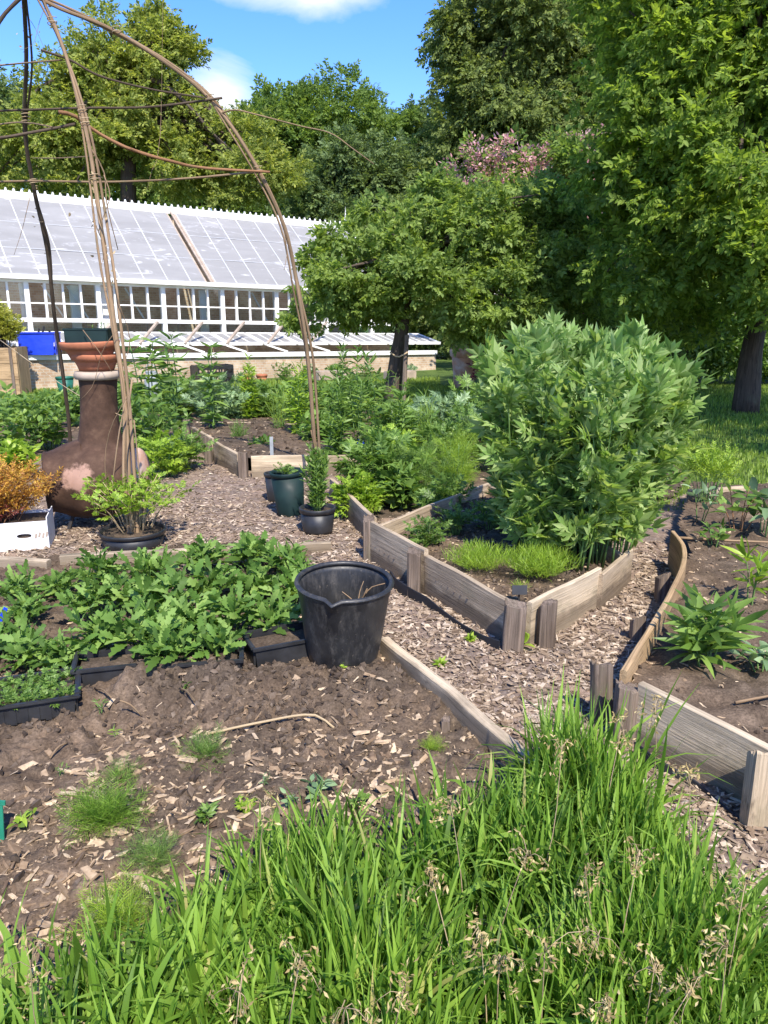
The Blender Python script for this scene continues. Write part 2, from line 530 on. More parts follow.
M['blossom'] = leaf_mat('pink_blossom', (.62, .33, .38), .3, (.76, .52, .54), .4, .6, .15, tmul=(1.1, 1, 1))
M['bark'] = wood_mat('bark', (.085, .065, .048), .4, 1.6, .5)
M['stick'] = wood_mat('hazel_stick', (.25, .17, .1), .5, 1.4, .8)
M['stickdark'] = wood_mat('dark_hazel_stick', (.09, .065, .045), .5, 1.5, .8)
M['stickred'] = wood_mat('brown_stick', (.27, .14, .07), .55, 1.3, .8)
M['straw'] = wood_mat('dry_straw', (.45, .34, .2), .6, 1.2)
M['board'] = wood_mat('weathered_board', (.46, .36, .245), .45, 1.3, splash=.75)
M['boardnew'] = wood_mat('pale_board', (.56, .45, .31), .55, 1.2, splash=.6)
M['boardrust'] = wood_mat('orange_brown_board', (.42, .285, .155), .45, 1.3)
M['post'] = wood_mat('old_post', (.17, .13, .1), .35, 1.7)
M['chips'] = island_mat('wood_chip', [(0, (.12, .084, .056)), (.25, (.265, .195, .132)), (.65, (.41, .315, .222)), (1, (.6, .5, .385))])
M['chipsoil'] = island_mat('soil_chip', [(0, (.12, .08, .052)), (.3, (.3, .21, .13)), (.75, (.5, .375, .24)), (1, (.66, .52, .35))])
M['clod'] = island_mat('soil_clod', [(0, (.055, .04, .029)), (.6, (.105, .078, .056)), (1, (.185, .14, .1))], .95, 90)
M['soil'] = soil_mat('garden_soil', (.06, .044, .032), (.115, .086, .061), (.2, .152, .11))
M['pathm'] = soil_mat('chip_path', (.12, .088, .07), (.25, .19, .15), (.42, .34, .28), 3.0)
M['lawnbase'] = soil_mat('lawn_ground', (.05, .085, .018), (.085, .135, .03), (.13, .18, .05), .6)
M['blackplastic'] = plain_mat('black_plastic', (.022, .022, .023), .42, .45, .3, 14)
def bucket_mat():
    m, nt, out = newmat('dusty_black_plastic'); o = objco(nt)
    n = noise_n(nt, o, 12, 5); a = noise_n(nt, mapping(nt, o, (16, 16, 5)), 1.6, 8, .75); b = noise_n(nt, o, 70, 4, .7)
    col = ramp(nt, [(.3, (.014, .014, .015)), (.7, (.03, .03, .03))], n)
    col = mixc(nt, ramp(nt, [(.5, (0, 0, 0)), (.72, (.5, .5, .5))], a), col, (.13, .115, .095))
    col = mixc(nt, ramp(nt, [(.64, (0, 0, 0)), (.72, (.7, .7, .7))], b), col, (.2, .17, .13))
    principled(nt, out, col, ramp(nt, [(.4, (.35,)*3), (.7, (.75,)*3)], a), .45, bump(nt, b, .15, .002)); return m
M['bucket'] = bucket_mat()
M['greenplastic'] = plain_mat('dark_green_plastic', (.006, .02, .019), .6, .3)
M['teal'] = plain_mat('teal_plastic', (.02, .12, .08), .4, .45)
M['blue'] = plain_mat('blue_plastic', (.015, .05, .55), .35, .5, .1)
M['white'] = plain_mat('white_paint', (.74, .73, .68), .5, .35, .08, 3, (.5, .47, .38), 4, .6, .75)
M['whitecard'] = plain_mat('white_card', (.7, .69, .68), .7, .2, .05, 4, (.55, .5, .45), 7, .62, .72)
M['printgrey'] = plain_mat('pale_print', (.92, .92, .9), .6, .2, .02)
M['terracotta'] = plain_mat('terracotta', (.36, .135, .07), .8, .2, .2, 10, (.14, .07, .05), 6, .6, .72)
M['paleterra'] = plain_mat('pale_terracotta', (.5, .28, .18), .85, .15, .15, 8, (.6, .5, .42), 5, .45, .65)
def chim_mat():
    m, nt, out = newmat('brown_glazed_clay'); o = objco(nt)
    n = noise_n(nt, o, 9, 6, .7); e = noise_n(nt, o, 14, 6, .7)
    col = ramp(nt, [(.3, (.036, .02, .013)), (.55, (.075, .042, .027)), (.75, (.13, .078, .05))], n)
    for c, r in (((.0, -.33, .36), .115), ((.13, -.2, .9), .05), ((.0, -.2, .93), .05), ((.36, -.05, .36), .14)):
        vm = nt.nodes.new('ShaderNodeVectorMath'); vm.operation = 'DISTANCE'; lnk(nt, o, vm.inputs[0]); vm.inputs[1].default_value = c
        ma = nt.nodes.new('ShaderNodeMath'); ma.operation = 'MULTIPLY_ADD'; lnk(nt, e, ma.inputs[0]); ma.inputs[1].default_value = .22; lnk(nt, vm.outputs[1], ma.inputs[2])
        col = mixc(nt, ramp(nt, [(r+.075, (.9, .9, .9)), (r+.115, (0, 0, 0))], ma.outputs[0]), col, mixc(nt, n, (.26, .15, .105), (.44, .28, .21)))
    principled(nt, out, col, .78, .18, bump(nt, n, .4, .006)); return m
M['chim'] = chim_mat()
M['chimcol'] = plain_mat('pale_mortar', (.36, .29, .225), .8, .2, .2, 10)
M['iron'] = plain_mat('dark_iron', (.03, .026, .024), .6, .4)
M['zinc'] = plain_mat('zinc', (.3, .32, .32), .45, .5, .2)
M['slate'] = plain_mat('black_label', (.03, .032, .035), .5, .4)
M['greenstake'] = plain_mat('green_stake', (.02, .2, .12), .4, .4)
M['straps'] = plain_mat('tie_string', (.4, .3, .18), .8, .2)
M['glass'] = glass_mat('window_glass')
M['fabric'] = plain_mat('ground_fabric', (.02, .021, .025), .6, .3)

def brick_mat(name, c1, c2, mort, scale=4.5):
    m, nt, out = newmat(name)
    b = nt.nodes.new('ShaderNodeTexBrick'); v = attr(nt)
    lnk(nt, v, b.inputs['Vector'])
    b.inputs['Color1'].default_value = (*c1, 1); b.inputs['Color2'].default_value = (*c2, 1); b.inputs['Mortar'].default_value = (*mort, 1)
    b.inputs['Scale'].default_value = scale; b.inputs['Mortar Size'].default_value = .03
    n = noise_n(nt, v, 2.0, 5)
    col = mixc(nt, ramp(nt, [(.35, (0, 0, 0)), (.7, (1, 1, 1))], n), b.outputs[0], mixc(nt, 1.0, b.outputs[0], (.55, .5, .45), 'MULTIPLY'))
    principled(nt, out, col, .9, .15)
    return m
M['brick'] = brick_mat('old_brick', (.46, .31, .2), (.6, .47, .33), (.55, .49, .4))

def roof_mat():
    m, nt, out = newmat('whitewashed_glass'); v = attr(nt)
    n = noise_n(nt, mapping(nt, v, (.35, 1.6, 1)), 1.0, 6, .6, 1.2)
    n2 = noise_n(nt, mapping(nt, v, (.9, 3.0, 1)), 1.0, 4, .65, 2.0)
    col = ramp(nt, [(.3, (.33, .325, .315)), (.6, (.42, .413, .4)), (.75, (.52, .512, .495))], n)
    col = mixc(nt, ramp(nt, [(.58, (0, 0, 0)), (.66, (.8, .8, .8))], n2), col, (.74, .74, .74))
    p = principled(nt, None, col, .75, .15)
    t = nt.nodes.new('ShaderNodeBsdfTranslucent'); t.inputs[0].default_value = (.5, .505, .515, 1)
    mx = nt.nodes.new('ShaderNodeMixShader'); mx.inputs[0].default_value = .4
    lnk(nt, p.outputs[0], mx.inputs[1]); lnk(nt, t.outputs[0], mx.inputs[2]); lnk(nt, mx.outputs[0], out.inputs[0])
    return m
M['roofglass'] = roof_mat()

# ------------------------------------------------------------------ leaf template library
T = {}
T['lov'] = [compound_t(3, .52, .25, .3, s) for s in range(6)]+[compound_t(2, .6, .28, .25, s+9) for s in range(4)]
T['oval'] = [leaf_t(4, .42, .25, .25), leaf_t(4, .36, .3, .4), leaf_t(4, .46, .2, .1)]
T['lance'] = [leaf_t(5, .2, .3, .3), leaf_t(5, .17, .35, .5), leaf_t(5, .22, .3, .15)]
T['tooth'] = [leaf_t(11, .33, .3, .35, .6, .4, .02, .12), leaf_t(11, .36, .25, .2, .62, .42, .03, .1), leaf_t(11, .29, .3, .5, .6, .38, .02, .15)]
T['rhomb'] = [rhomb(.5), rhomb(.42, .2, .2), rhomb(.58, .1, .05)]
T['sprig'] = [sprig_t(7, .36, .5, s) for s in range(4)]
T['sprigfine'] = [sprig_t(9, .25, .38, s) for s in range(4)]
T['feather'] = [feather_t(16, s, .007, .36) for s in range(4)]
T['big'] = [sprig_t(8, .4, .5, s+50) for s in range(5)]
T['comp'] = [compound_t(3, .36, .3, .25, s+30) for s in range(4)]
T['lobed'] = [lobed_t(((0, 1.0), (.55, .8), (-.55, .8), (1.1, .55), (-1.1, .55)), .34), lobed_t(((0, 1.0), (.65, .7), (-.65, .7)), .36)]
T['blade'] = [blade_t(6, .02, b, tw) for b, tw in ((.1, .2), (.3, .5), (.6, -.4), (1.0, .3), (.2, -.8), (1.5, .2))]
T['short'] = [blade_t(2, .09, .5), blade_t(2, .07, .9), blade_t(2, .1, .2)]
T['needle'] = [blade_t(3, .035, .3), blade_t(3, .03, .8), blade_t(3, .04, .1)]
T['chip'] = [chip_t(s) for s in range(18)]
T['clod'] = [ico(s, .95, 1, (1, random.uniform(.6, 1), random.uniform(.5, .8))) for s in range(9)]
# ================================================================== SETTING
def inpoly(x, y, poly):
    inside = np.zeros(len(x), bool); n = len(poly); j = n-1
    for i in range(n):
        xi, yi = poly[i][:2]; xj, yj = poly[j][:2]
        c = ((yi > y) != (yj > y)) & (x < (xj-xi)*(y-yi)/((yj-yi) or 1e-9)+xi)
        inside ^= c; j = i
    return inside

def pxpoly(pts, z=0): return [G(a, b, z)[:2] for a, b in pts]

def sheet(name, poly, zf, res, mat, kind='structure'):
    P = np.array(poly); x0, y0 = P.min(0); x1, y1 = P.max(0)
    nx = int((x1-x0)/res)+2; ny = int((y1-y0)/res)+2
    xs = x0+np.arange(nx)*res; ys = y0+np.arange(ny)*res
    X, Y = np.meshgrid(xs, ys); X = X.ravel(); Y = Y.ravel()
    idx = np.arange(nx*ny).reshape(ny, nx)
    Q = np.stack([idx[:-1, :-1], idx[:-1, 1:], idx[1:, 1:], idx[1:, :-1]], -1).reshape(-1, 4)
    cx = X[Q].mean(1); cy = Y[Q].mean(1)
    Q = Q[inpoly(cx, cy, poly)]
    used = np.unique(Q); remap = -np.ones(nx*ny, int); remap[used] = np.arange(len(used))
    V = np.stack([X[used], Y[used], zf(X[used], Y[used])], 1)
    mb = MB(); mb.add(V, remap[Q]); o = mb.build(name, mat, smooth=True)
    return tag(o, kind=kind)

def sample(poly, n, w=None):
    P = np.array(poly); lo = P.min(0); hi = P.max(0); out = []
    tot = 0
    while tot < n:
        x = rng.uniform(lo[0], hi[0], 4*n); y = rng.uniform(lo[1], hi[1], 4*n)
        m = inpoly(x, y, poly)
        if w is not None: m &= rng.uniform(0, 1, len(x)) < w(x, y)
        out.append(np.stack([x[m], y[m]], 1)); tot += m.sum()
    return np.concatenate(out)[:n]

# key ground points
BA_F = G(512, 648); BA_L = G(369, 560); BA_R = G(622, 585); BA_B = np.array([.75, 5.4, 0])
POLY_A = [BA_F[:2], BA_R[:2], BA_B[:2], BA_L[:2]]
S1 = pxpoly([(540, 790), (383, 655), (310, 600), (312, 548), (200, 545), (55, 560), (-160, 575), (-420, 800), (-500, 1500), (900, 1500), (700, 850)])
BB = pxpoly([(622, 735), (648, 655), (676, 600), (690, 572), (676, 545), (690, 500), (1100, 500), (1300, 900), (790, 840), (765, 815), (636, 740)])
BC = pxpoly([(190, 440), (235, 474), (290, 472), (420, 462), (430, 425), (190, 420)])
PATH = pxpoly([(900, 1000), (640, 900), (520, 800), (380, 665), (300, 610), (300, 560), (-60, 580), (-260, 560), (-60, 480), (40, 455), (165, 440), (190, 425), (240, 470), (330, 470), (372, 520), (500, 500), (640, 540), (700, 545), (700, 700), (900, 830)])

def zs(x, y):
    p = np.stack([x, y, 0*x], 1)
    z = .012+.022*fbm(p*2.2, 3)+.012*fbm(p*9+5, 3, 2.3, .6)
    tx, ty = G(190, 690)[:2]
    d = ((x-tx)/.55)**2+((y-ty)/.14)**2
    z = z+.055*np.exp(-d)*(1+.6*fbm(p*12, 3))
    lum = np.clip(fbm(p*22+3, 2)+.1, 0, 1)
    z = z+.011*fbm(p*38+1, 3, 2.2, .65)
    z = z+.03*lum*np.exp(-(((x-tx)/1.1)**2+((y-ty+.12)/.32)**2))
    return z
def zpath(x, y):
    p = np.stack([x, y, 0*x], 1); return .0+.012*fbm(p*3, 3)+.006*fbm(p*25, 2)
def zA(x, y):
    p = np.stack([x, y, 0*x], 1); return .10+.02*fbm(p*3, 3)+.015*fbm(p*14, 3)
def zB(x, y):
    p = np.stack([x, y, 0*x], 1); return .13+.02*fbm(p*3+9, 3)+.015*fbm(p*15, 3)
def zC(x, y):
    p = np.stack([x, y, 0*x], 1); return .12+.02*fbm(p*3+4, 3)

# lawn / earth: one sheet to the horizon
mb = MB()
xs = np.array([-600, -200, -60, -25, -12, -6, 0, 6, 12, 25, 60, 200, 600.]); ys = np.array([-60, -10, 0, 4, 8, 12, 16, 22, 35, 70, 200, 700.])
X, Y = np.meshgrid(xs, ys); idx = np.arange(X.size).reshape(X.shape)
mb.add(np.stack([X.ravel(), Y.ravel(), np.full(X.size, -.035)], 1), np.stack([idx[:-1, :-1], idx[:-1, 1:], idx[1:, 1:], idx[1:, :-1]], -1).reshape(-1, 4))
tag(mb.build('ground', M['lawnbase']), kind='structure')

sheet('soil', S1, zs, .0095, M['soil'])
sheet('path', PATH, lambda x, y: zpath(x, y)-.006, .03, M['pathm'])
shrink = lambda poly, k=.97: [np.array(poly).mean(0)+(np.array(p)-np.array(poly).mean(0))*k for p in poly]
sheet('soil', shrink(POLY_A, .985), zA, .025, M['soil'])
sheet('soil', BB, zB, .022, M['soil'])
sheet('soil', shrink(BC, .97), zC, .04, M['soil'])
# planted earth under the middle borders
BORDER = pxpoly([(-120, 470), (60, 455), (170, 445), (190, 425), (440, 425), (420, 470), (330, 470), (372, 520), (500, 505), (660, 520), (690, 470), (560, 430), (440, 408), (150, 412), (-160, 430)])
BACKP = pxpoly([(560, 525), (660, 500), (700, 490), (700, 600), (640, 600)])
sheet('path', BACKP, lambda x, y: zpath(x, y)-.012, .04, M['pathm'])
sheet('soil', BORDER, lambda x, y: 0*x-.018+.012*fbm(np.stack([x, y, 0*x], 1)*3, 2), .06, M['soil'])

# ------------------------------------------------------------------ loose litter (nobody could count it)
def flat_frames(n, tilt=.3):
    a = rng.uniform(0, 2*PI, n); d = np.stack([np.cos(a), np.sin(a), rng.normal(0, tilt*.6, n)], 1)
    nn = norm(np.stack([rng.normal(0, tilt, n), rng.normal(0, tilt, n), np.ones(n)], 1))
    return frames(d, nn)

def litter(name, poly, n, zf, tmpls, s0, s1, mat, lift=.004, w=None, tilt=.3, pw=1.8):
    P = sample(poly, n, w); z = zf(P[:, 0], P[:, 1])
    s = rng.uniform(0, 1, n)**pw*(s1-s0)+s0
    mb = MB(); scatter_mix(mb, tmpls, np.column_stack([P, z+lift-rng.uniform(0, .004, n)]), flat_frames(n, tilt), s)
    return tag(mb.build(name, mat), kind='stuff')

litter('soil_chips', shrink(BC, .95), 900, zC, T['chip'], .012, .05, M['chipsoil'], 0)
litter('soil_clods', shrink(BC, .95), 900, zC, T['clod'], .006, .03, M['clod'], .002)
litter('soil_chips', BORDER, 2500, lambda x, y: 0*x-.012, T['chip'], .012, .05, M['chipsoil'], 0)
near = lambda x, y: np.clip(1.25-(y-1.4)/4.2, .12, 1)
notbeds = lambda x, y: (~inpoly(x, y, POLY_A)) & (~inpoly(x, y, BB)) & (~inpoly(x, y, S1))
litter('wood_chips', PATH, 32000, zpath, T['chip'], .009, .04, M['chips'], 0, lambda x, y: near(x, y)*notbeds(x, y), .4)
def wS1(x, y):
    n = fbm(np.stack([x, y, 0*x], 1)*2.5+8, 3)
    lo = np.clip((2.55-y)*1.3+.25, .05, 1)
    return np.clip(lo*(.55+.9*n), .02, 1)
litter('soil_chips', S1, 17000, zs, T['chip'], .005, .052, M['chipsoil'], 0, wS1, .35, 3.2)
litter('soil_clods', S1, 24000, zs, T['clod'], .0018, .016, M['clod'], .001, lambda x, y: np.clip(.35+.9*fbm(np.stack([x, y, 0*x], 1)*3, 3)+.5*(np.abs(y-2.6) < .3), .05, 1), 1.0, 3.0)
litter('soil_clods', BB, 2600, zB, T['clod'], .003, .013, M['clod'], .002, None, 1.0)
litter('soil_chips', BB, 3000, zB, T['chip'], .008, .034, M['chipsoil'], .0, lambda x, y: np.clip(.35+.9*fbm(np.stack([x, y, 0*x], 1)*3, 3), .05, 1), .3)
litter('soil_chips', shrink(POLY_A, .93), 1600, zA, T['chip'], .008, .034, M['chipsoil'], .0, None, .3)
litter('soil_clods', shrink(POLY_A, .93), 1600, zA, T['clod'], .003, .014, M['clod'], .002, None, 1.0)

# lawn blades
LAWN_R = pxpoly([(600, 520), (690, 480), (560, 420), (430, 400), (420, 384), (900, 384), (1100, 470), (1000, 520), (760, 500)])
LAWN_M = pxpoly([(-60, 425), (440, 408), (440, 378), (-60, 388)])
def lawn(poly, n, h0, h1):
    P = sample(poly, n); a = rng.uniform(0, 2*PI, n)
    d = norm(np.stack([.35*np.cos(a), .35*np.sin(a), np.ones(n)], 1)); R = frames(d, np.stack([np.cos(a), np.sin(a), 0*a], 1))
    h = rng.uniform(h0, h1, n)*(1+.4*fbm(np.column_stack([P, 0*P[:, 0]])*.8, 2))
    mb = MB(); scatter_mix(mb, T['short'], np.column_stack([P, np.full(n, -.035)]), R, np.stack([h*2, h, h], 1))
    tag(mb.build('lawn_grass', M['lawn']), kind='stuff')
lawn(LAWN_R, 60000, .03, .065)
lawn(LAWN_M, 30000, .05, .1)

# ================================================================== RAISED BEDS AND TIMBER
def stub(name, base, h, w, parent, mat, lean=(0, 0), d=None):
    mb = MB(); base = np.asarray(base, float); d = d or w
    V = []; ang = rng.uniform(-.15, .15)
    n = 9; sec = []
    for a, b in (((-1, -1), (1, -1)), ((1, -1), (1, 1)), ((1, 1), (-1, 1)), ((-1, 1), (-1, -1))):
        for q in range(6): sec.append((a[0]+(b[0]-a[0])*q/6, a[1]+(b[1]-a[1])*q/6))
    sec = [(a*(1-.07*(abs(a) > .99 and abs(b) > .99))+rng.uniform(-.05, .05), b*(1-.07*(abs(a) > .99 and abs(b) > .99))+rng.uniform(-.09, .09)) for a, b in sec]
    tl1, tl2 = rng.uniform(-.014, .014, 2)
    co = []; off = rng.uniform(0, 50)
    for i in range(n):
        t = i/(n-1)
        for k, (a, b) in enumerate(sec):
            j = 1+.07*fbm(np.array([[k*.6+off, t*1.5, 0]]), 2)[0]
            x = a*w/2*j; y = b*d/2*j; z = t*h-.03
            if i == n-1: z += tl1*a+tl2*b+.012*fbm(np.array([[k*1.3+off, 5, 0]]), 2)[0]
            V.append(base+[x*math.cos(ang)-y*math.sin(ang)+lean[0]*t*h, x*math.sin(ang)+y*math.cos(ang)+lean[1]*t*h, z]); co.append((z+off, x, y+.3))
    m = len(sec); Q = [[i*m+k, i*m+(k+1) % m, (i+1)*m+(k+1) % m, (i+1)*m+k] for i in range(n-1) for k in range(m)]
    mb.add(V, [np.array(Q), np.array([[(n-1)*m+k for k in range(m)]])], 0, co)
    return mb.build(name, mat, parent)

def board(name, a, b, h, t, side, parent, mat, seg=14, warp=.006, z=-.03):
    mb = MB(); pts = [np.asarray(p, float)+[0, 0, z] for p in ([a, b] if b is not None else a)]
    plank(mb, pts, t, h, side, seg, warp); return mb.build(name, mat, parent)

H_A = .2
bedA = thing('raised_bed', 'weathered wooden raised bed whose pointed corner faces the chip path, holding the big lovage', 'raised bed', BA_F)
u = norm(BA_F-BA_L); mid = BA_L+u*np.linalg.norm(BA_F-BA_L)*.44
board('board', BA_L, mid+u*.02, H_A+.06, .024, 1, bedA, M['board'])
board('board', mid+u*.025, BA_F, H_A+.03, .024, 1, bedA, M['board'])
v = norm(BA_R-BA_F); pn = np.array([v[1], -v[0], 0])
c0 = BA_F+np.array([.075, .0, 0])
board('board', c0, c0+v*.62, H_A+.03, .024, 1, bedA, M['boardnew'])
board('board', c0+v*.6+pn*.02, BA_R+v*.1, H_A, .024, 1, bedA, M['board'])
board('board', BA_L+[.02, .03, 0], BA_B, H_A+.02, .024, -1, bedA, M['board'])
board('board', BA_B, BA_R, H_A, .024, -1, bedA, M['board'])
un = np.array([u[1], -u[0], 0])
stub('post', BA_L-un*.0+[-.0, .02, 0], .27, .06, bedA, M['post'])
stub('post', mid+un*.045, .25, .065, bedA, M['post'])
stub('post', BA_F+[-.005, -.03, 0], .235, .085, bedA, M['post'], (.03, .0), .05)
stub('post', c0+pn*.045+v*.05, .225, .07, bedA, M['post'], (0, 0), .045)
mb = MB(); pts = [mid-u*.25+un*.05, mid-u*.1+un*.09, mid+u*.12+un*.07, mid+u*.4+un*.085, BA_F-u*.12+un*.09, BA_F-u*.0+un*.07]
plank(mb, [p+[0, 0, -.02] for p in pts], .006, .055, 1, 30, .02); mb.build('ground_fabric', M['fabric'], bedA)

H_B = .21
b0 = G(633, 742); b1 = G(760, 816)
bedB = thing('raised_bed', 'wooden raised bed at the right edge with one curved orange-brown side board', 'raised bed', b0)
ub = norm(b1-b0)
board('board', b0, b1, H_B+.03, .027, 1, bedB, M['boardnew'])
board('board', b1+ub*.005, b1+ub*.9+[.1, 0, 0], H_B+.03, .027, 1, bedB, M['boardnew'])
cv = [at(621, 668, G(630, 725)[1]+.02), None]
def topw(px, py, h=H_B): return G(px, py, h)*[1, 1, 0]
curve = [topw(620, 669), topw(645, 630), topw(668, 592), topw(681, 563), topw(681, 545), topw(671, 530)]
board('curved_board', curve, None, H_B+.03, .022, -1, bedB, M['boardrust'], 40, .004)
unb = np.array([ub[1], -ub[0], 0])
stub('post', topw(606, 664), .24, .07, bedB, M['post'], (-.05, .02), .045)
stub('post', topw(628, 678)+[-.01, -.02, 0], .22, .07, bedB, M['post'], (.02, 0), .045)
stub('post', b1+unb*.045+ub*.02, .25, .085, bedB, M['board'], (0, 0), .05)
for q in ((646, 612, .12), (670, 570, .15)): stub('post', topw(q[0], q[1], q[2])+[-.03, 0, 0], q[2], .055, bedB, M['post'])
mb = MB(); pts = [b0+unb*.05+ub*(.05+.1*i)+unb*.02*math.sin(i*2.1) for i in range(10)]
plank(mb, [p+[0, 0, -.02] for p in pts], .006, .045, 1, 24, .02); mb.build('ground_fabric', M['fabric'], bedB)
br = [G(690, 500, .1)*[1, 1, 0], G(745, 497, .1)*[1, 1, 0], G(900, 500, .1)*[1, 1, 0]]
board('board', br[0], br[1], .2, .04, 1, bedB, M['board'])
board('board', br[1], br[2], .17, .04, 1, bedB, M['board'])

h = .2; c1 = G(192, 447); c2 = G(238, 476); c3 = G(300, 474); c4 = G(412, 468)
bedC = thing('raised_bed', 'old grey raised bed with leaning boards beyond the chip path, left of centre', 'raised bed', c2)
d1 = (c2-c1)
board('board', c1, c1+d1*.48, .24, .035, 1, bedC, M['board']); board('board', c1+d1*.52, c2, .22, .035, 1, bedC, M['board'])
board('board', c2+[.12, .0, 0], c3+[.1, 0, 0], .2, .035, 1, bedC, M['boardnew']); board('board', c3+[.13, 0, 0], c4, .18, .035, 1, bedC, M['board'])
c5 = G(430, 438); c6 = G(198, 432)
board('board', c6, c5, .16, .03, -1, bedC, M['boardnew'])
for q, hh in ((c1+[-.05, .02, 0], .3), (c1+d1*.5+[-.03, -.03, 0], .25), (c2+[.06, -.05, 0], .24), (c4, .22)): stub('post', q, hh, .07, bedC, M['post'])

ed = thing('edging_board', 'long bare plank edging the soil, running from the black bucket to the long grass', 'edging board', G(383, 652))
board('plank', G(380, 652), G(536, 792), .1, .042, 1, ed, M['boardnew'], 20, .008)
for q in (G(408, 672), G(455, 722)): stub('peg', q+[-.035, -.035, 0], .06, .03, ed, M['post'])
e1 = [G(-60, 562), G(52, 568), G(62, 565), G(205, 556), G(212, 556), G(330, 548)]
ed2 = thing('edging_board', 'low pale timber edging behind the leafy bed, between white box and chip path', 'edging board', e1[2])
board('plank', e1[0], e1[1], .085, .045, -1, ed2, M['boardnew']); board('plank', e1[2], e1[3], .09, .045, -1, ed2, M['boardnew']); board('plank', e1[4], e1[5], .08, .045, -1, ed2, M['boardnew'])
w1 = G(330, 500); w2 = G(372, 545)
ed3 = thing('edging_board', 'short dark board edging the border behind the black plant pot', 'edging board', w1)
board('plank', w1, w2, .2, .03, 1, ed3, M['board']); stub('peg', w2+[-.02, -.03, 0], .22, .06, ed3, M['post'])

# ================================================================== GREENHOUSE
U3 = norm(ray(1500, 339)); Uh = norm(U3*[1, 1, 0]); W3 = np.array([-Uh[1], Uh[0], 0])
O3 = G(240, 378)
def gh(u, w, z): return O3+u*U3+w*W3+np.array([0, 0, z])
def ghpx(px, py, w):
    """(u,z) where the pixel's ray meets the vertical plane w"""
    d = ray(px, py); cam = np.array([0, 0, CAMH]); t = np.dot(O3+w*W3-cam, W3)/np.dot(d, W3)
    p = cam+d*t-O3-w*W3; u = np.dot(p, Uh)/np.dot(U3, Uh); return u, p[2]-u*U3[2]
WF = 1.15; WR = 3.3
ueave, zeave = ghpx(165, 283.5, WF); usill, zsill = ghpx(165, 321, WF); uend, zridge = ghpx(345, 229, WR)
u0 = ghpx(-110, 300, WF)[0]; uL = u0
du = (ghpx(222, 300, WF)[0]-ghpx(163, 300, WF)[0])/4; uref = ghpx(163, 300, WF)[0]
print('GH', zeave, zsill, zridge, uend, u0, du)
Rg = np.stack([Uh, W3, [0, 0, 1]], 1)
M['barfilm'] = plain_mat('filmed_bar', (.52, .53, .54), .6, .3, .15, 3)
gho = thing('greenhouse', 'long white wooden Victorian glasshouse with whitewashed sloping roof against a brick wall', 'greenhouse', gh(0, WF, 0))
def gbar(mb, a, b, s=.04, s2=None):
    """square bar between two local points"""
    A = gh(*a); B = gh(*b); d = B-A; L = np.linalg.norm(d); y = d/L
    x = np.cross(y, [0, 0, 1]); x = norm(x) if np.linalg.norm(x) > 1e-3 else Uh; z = np.cross(x, y)
    box(mb, (A+B)/2, (s, L, s2 or s), np.stack([x, y, z], 1))
def gslab(mb, u0, u1, w0, w1, z0, z1):
    """box in local coordinates"""
    A = [gh(u, w, z) for z in (z0, z1) for u, w in ((u0, w0), (u1, w0), (u1, w1), (u0, w1))]
    co = [(u, z, w) for z in (z0, z1) for u, w in ((u0, w0), (u1, w0), (u1, w1), (u0, w1))]
    mb.add(A, np.array([[0, 3, 2, 1], [4, 5, 6, 7], [0, 1, 5, 4], [1, 2, 6, 5], [2, 3, 7, 6], [3, 0, 4, 7]]), 0, co)
def slope(u, t, off=0):  # t 0 eave..1 ridge
    w = WF-.12+(WR-WF+.12)*t; z = zeave+.03+(zridge-zeave-.03)*t
    return (u, w-off*.6, z+off)
ug = ghpx(170, 214, WR)[0]
for a, b in ((uL, ug-.12), (ug+.12, uend)):
    mb = MB(); n = 40
    uu = np.linspace(a, b, n); tt = np.linspace(0, 1, 12); V = []; co = []
    for q in uu:
        for t in tt:
            p = slope(q, t); sag = .012*fbm(np.array([[q*1.2, t*3, 2.]]), 3)[0]
            V.append(gh(p[0], p[1], p[2]+sag)); co.append((q, t*3, 0))
    m = len(tt); mb.add(V, np.array([[i*m+k, (i+1)*m+k, (i+1)*m+k+1, i*m+k+1] for i in range(n-1) for k in range(m-1)]), 0, co)
    pan = mb.build('roof_glazing', M['roofglass'], gho)
    mb = MB(); k = a
    while k <= b+.01:
        gbar(mb, slope(k, 0, .004), slope(k, 1, .004), .018, .02); k += .52
    for t in (.33, .66): gbar(mb, slope(a, t, .008), slope(b, t, .008), .012, .012)
    mb.build('glazing_bars', M['barfilm'], pan)
mb = MB()
for q in (ug-.1, ug+.1): gbar(mb, slope(q, 0, -.03), slope(q, 1, -.03), .05, .06)
gbar(mb, slope(ug, 0, .03), slope(ug, 1, .03), .05, .03)
mb.build('roof_rafter', M['chimcol'], gho)
mb = MB(); gbar(mb, (uL, WR, zridge+.03), (uend+.05, WR, zridge+.03), .09, .13)
rb = mb.build('ridge_beam', M['white'], gho)
mb = MB(); k = uL; gbar(mb, (uL, WR, zridge+.11), (uend, WR, zridge+.11), .035, .035)
while k < uend:
    A = gh(k, WR, zridge+.09); box(mb, A+[0, 0, .035], (.05, .03, .07), Rg); box(mb, A+[0, 0, .085], (.03, .025, .03), Rg); k += .16
mb.build('cresting', M['white'], rb)
mb = MB(); lathe(mb, [(0.0, .0), (.06, 0), (.06, .08), (.035, .1), (.04, .16), (.02, .25), (.0, .52)], gh(uend+.02, WR, zridge+.08), 10); mb.build('finial', M['white'], gho)
mb = MB(); gbar(mb, slope(uend+.03, -.03, .03), slope(uend+.03, 1, .03), .06, .09); mb.build('gable_board', M['white'], gho)
mb = MB(); gslab(mb, uL, uend+.05, WF-.2, WF-.05, zeave-.03, zeave+.06); gslab(mb, uL, uend+.05, WF-.05, WF+.06, zeave-.09, zeave-.035); mb.build('gutter', M['white'], gho)
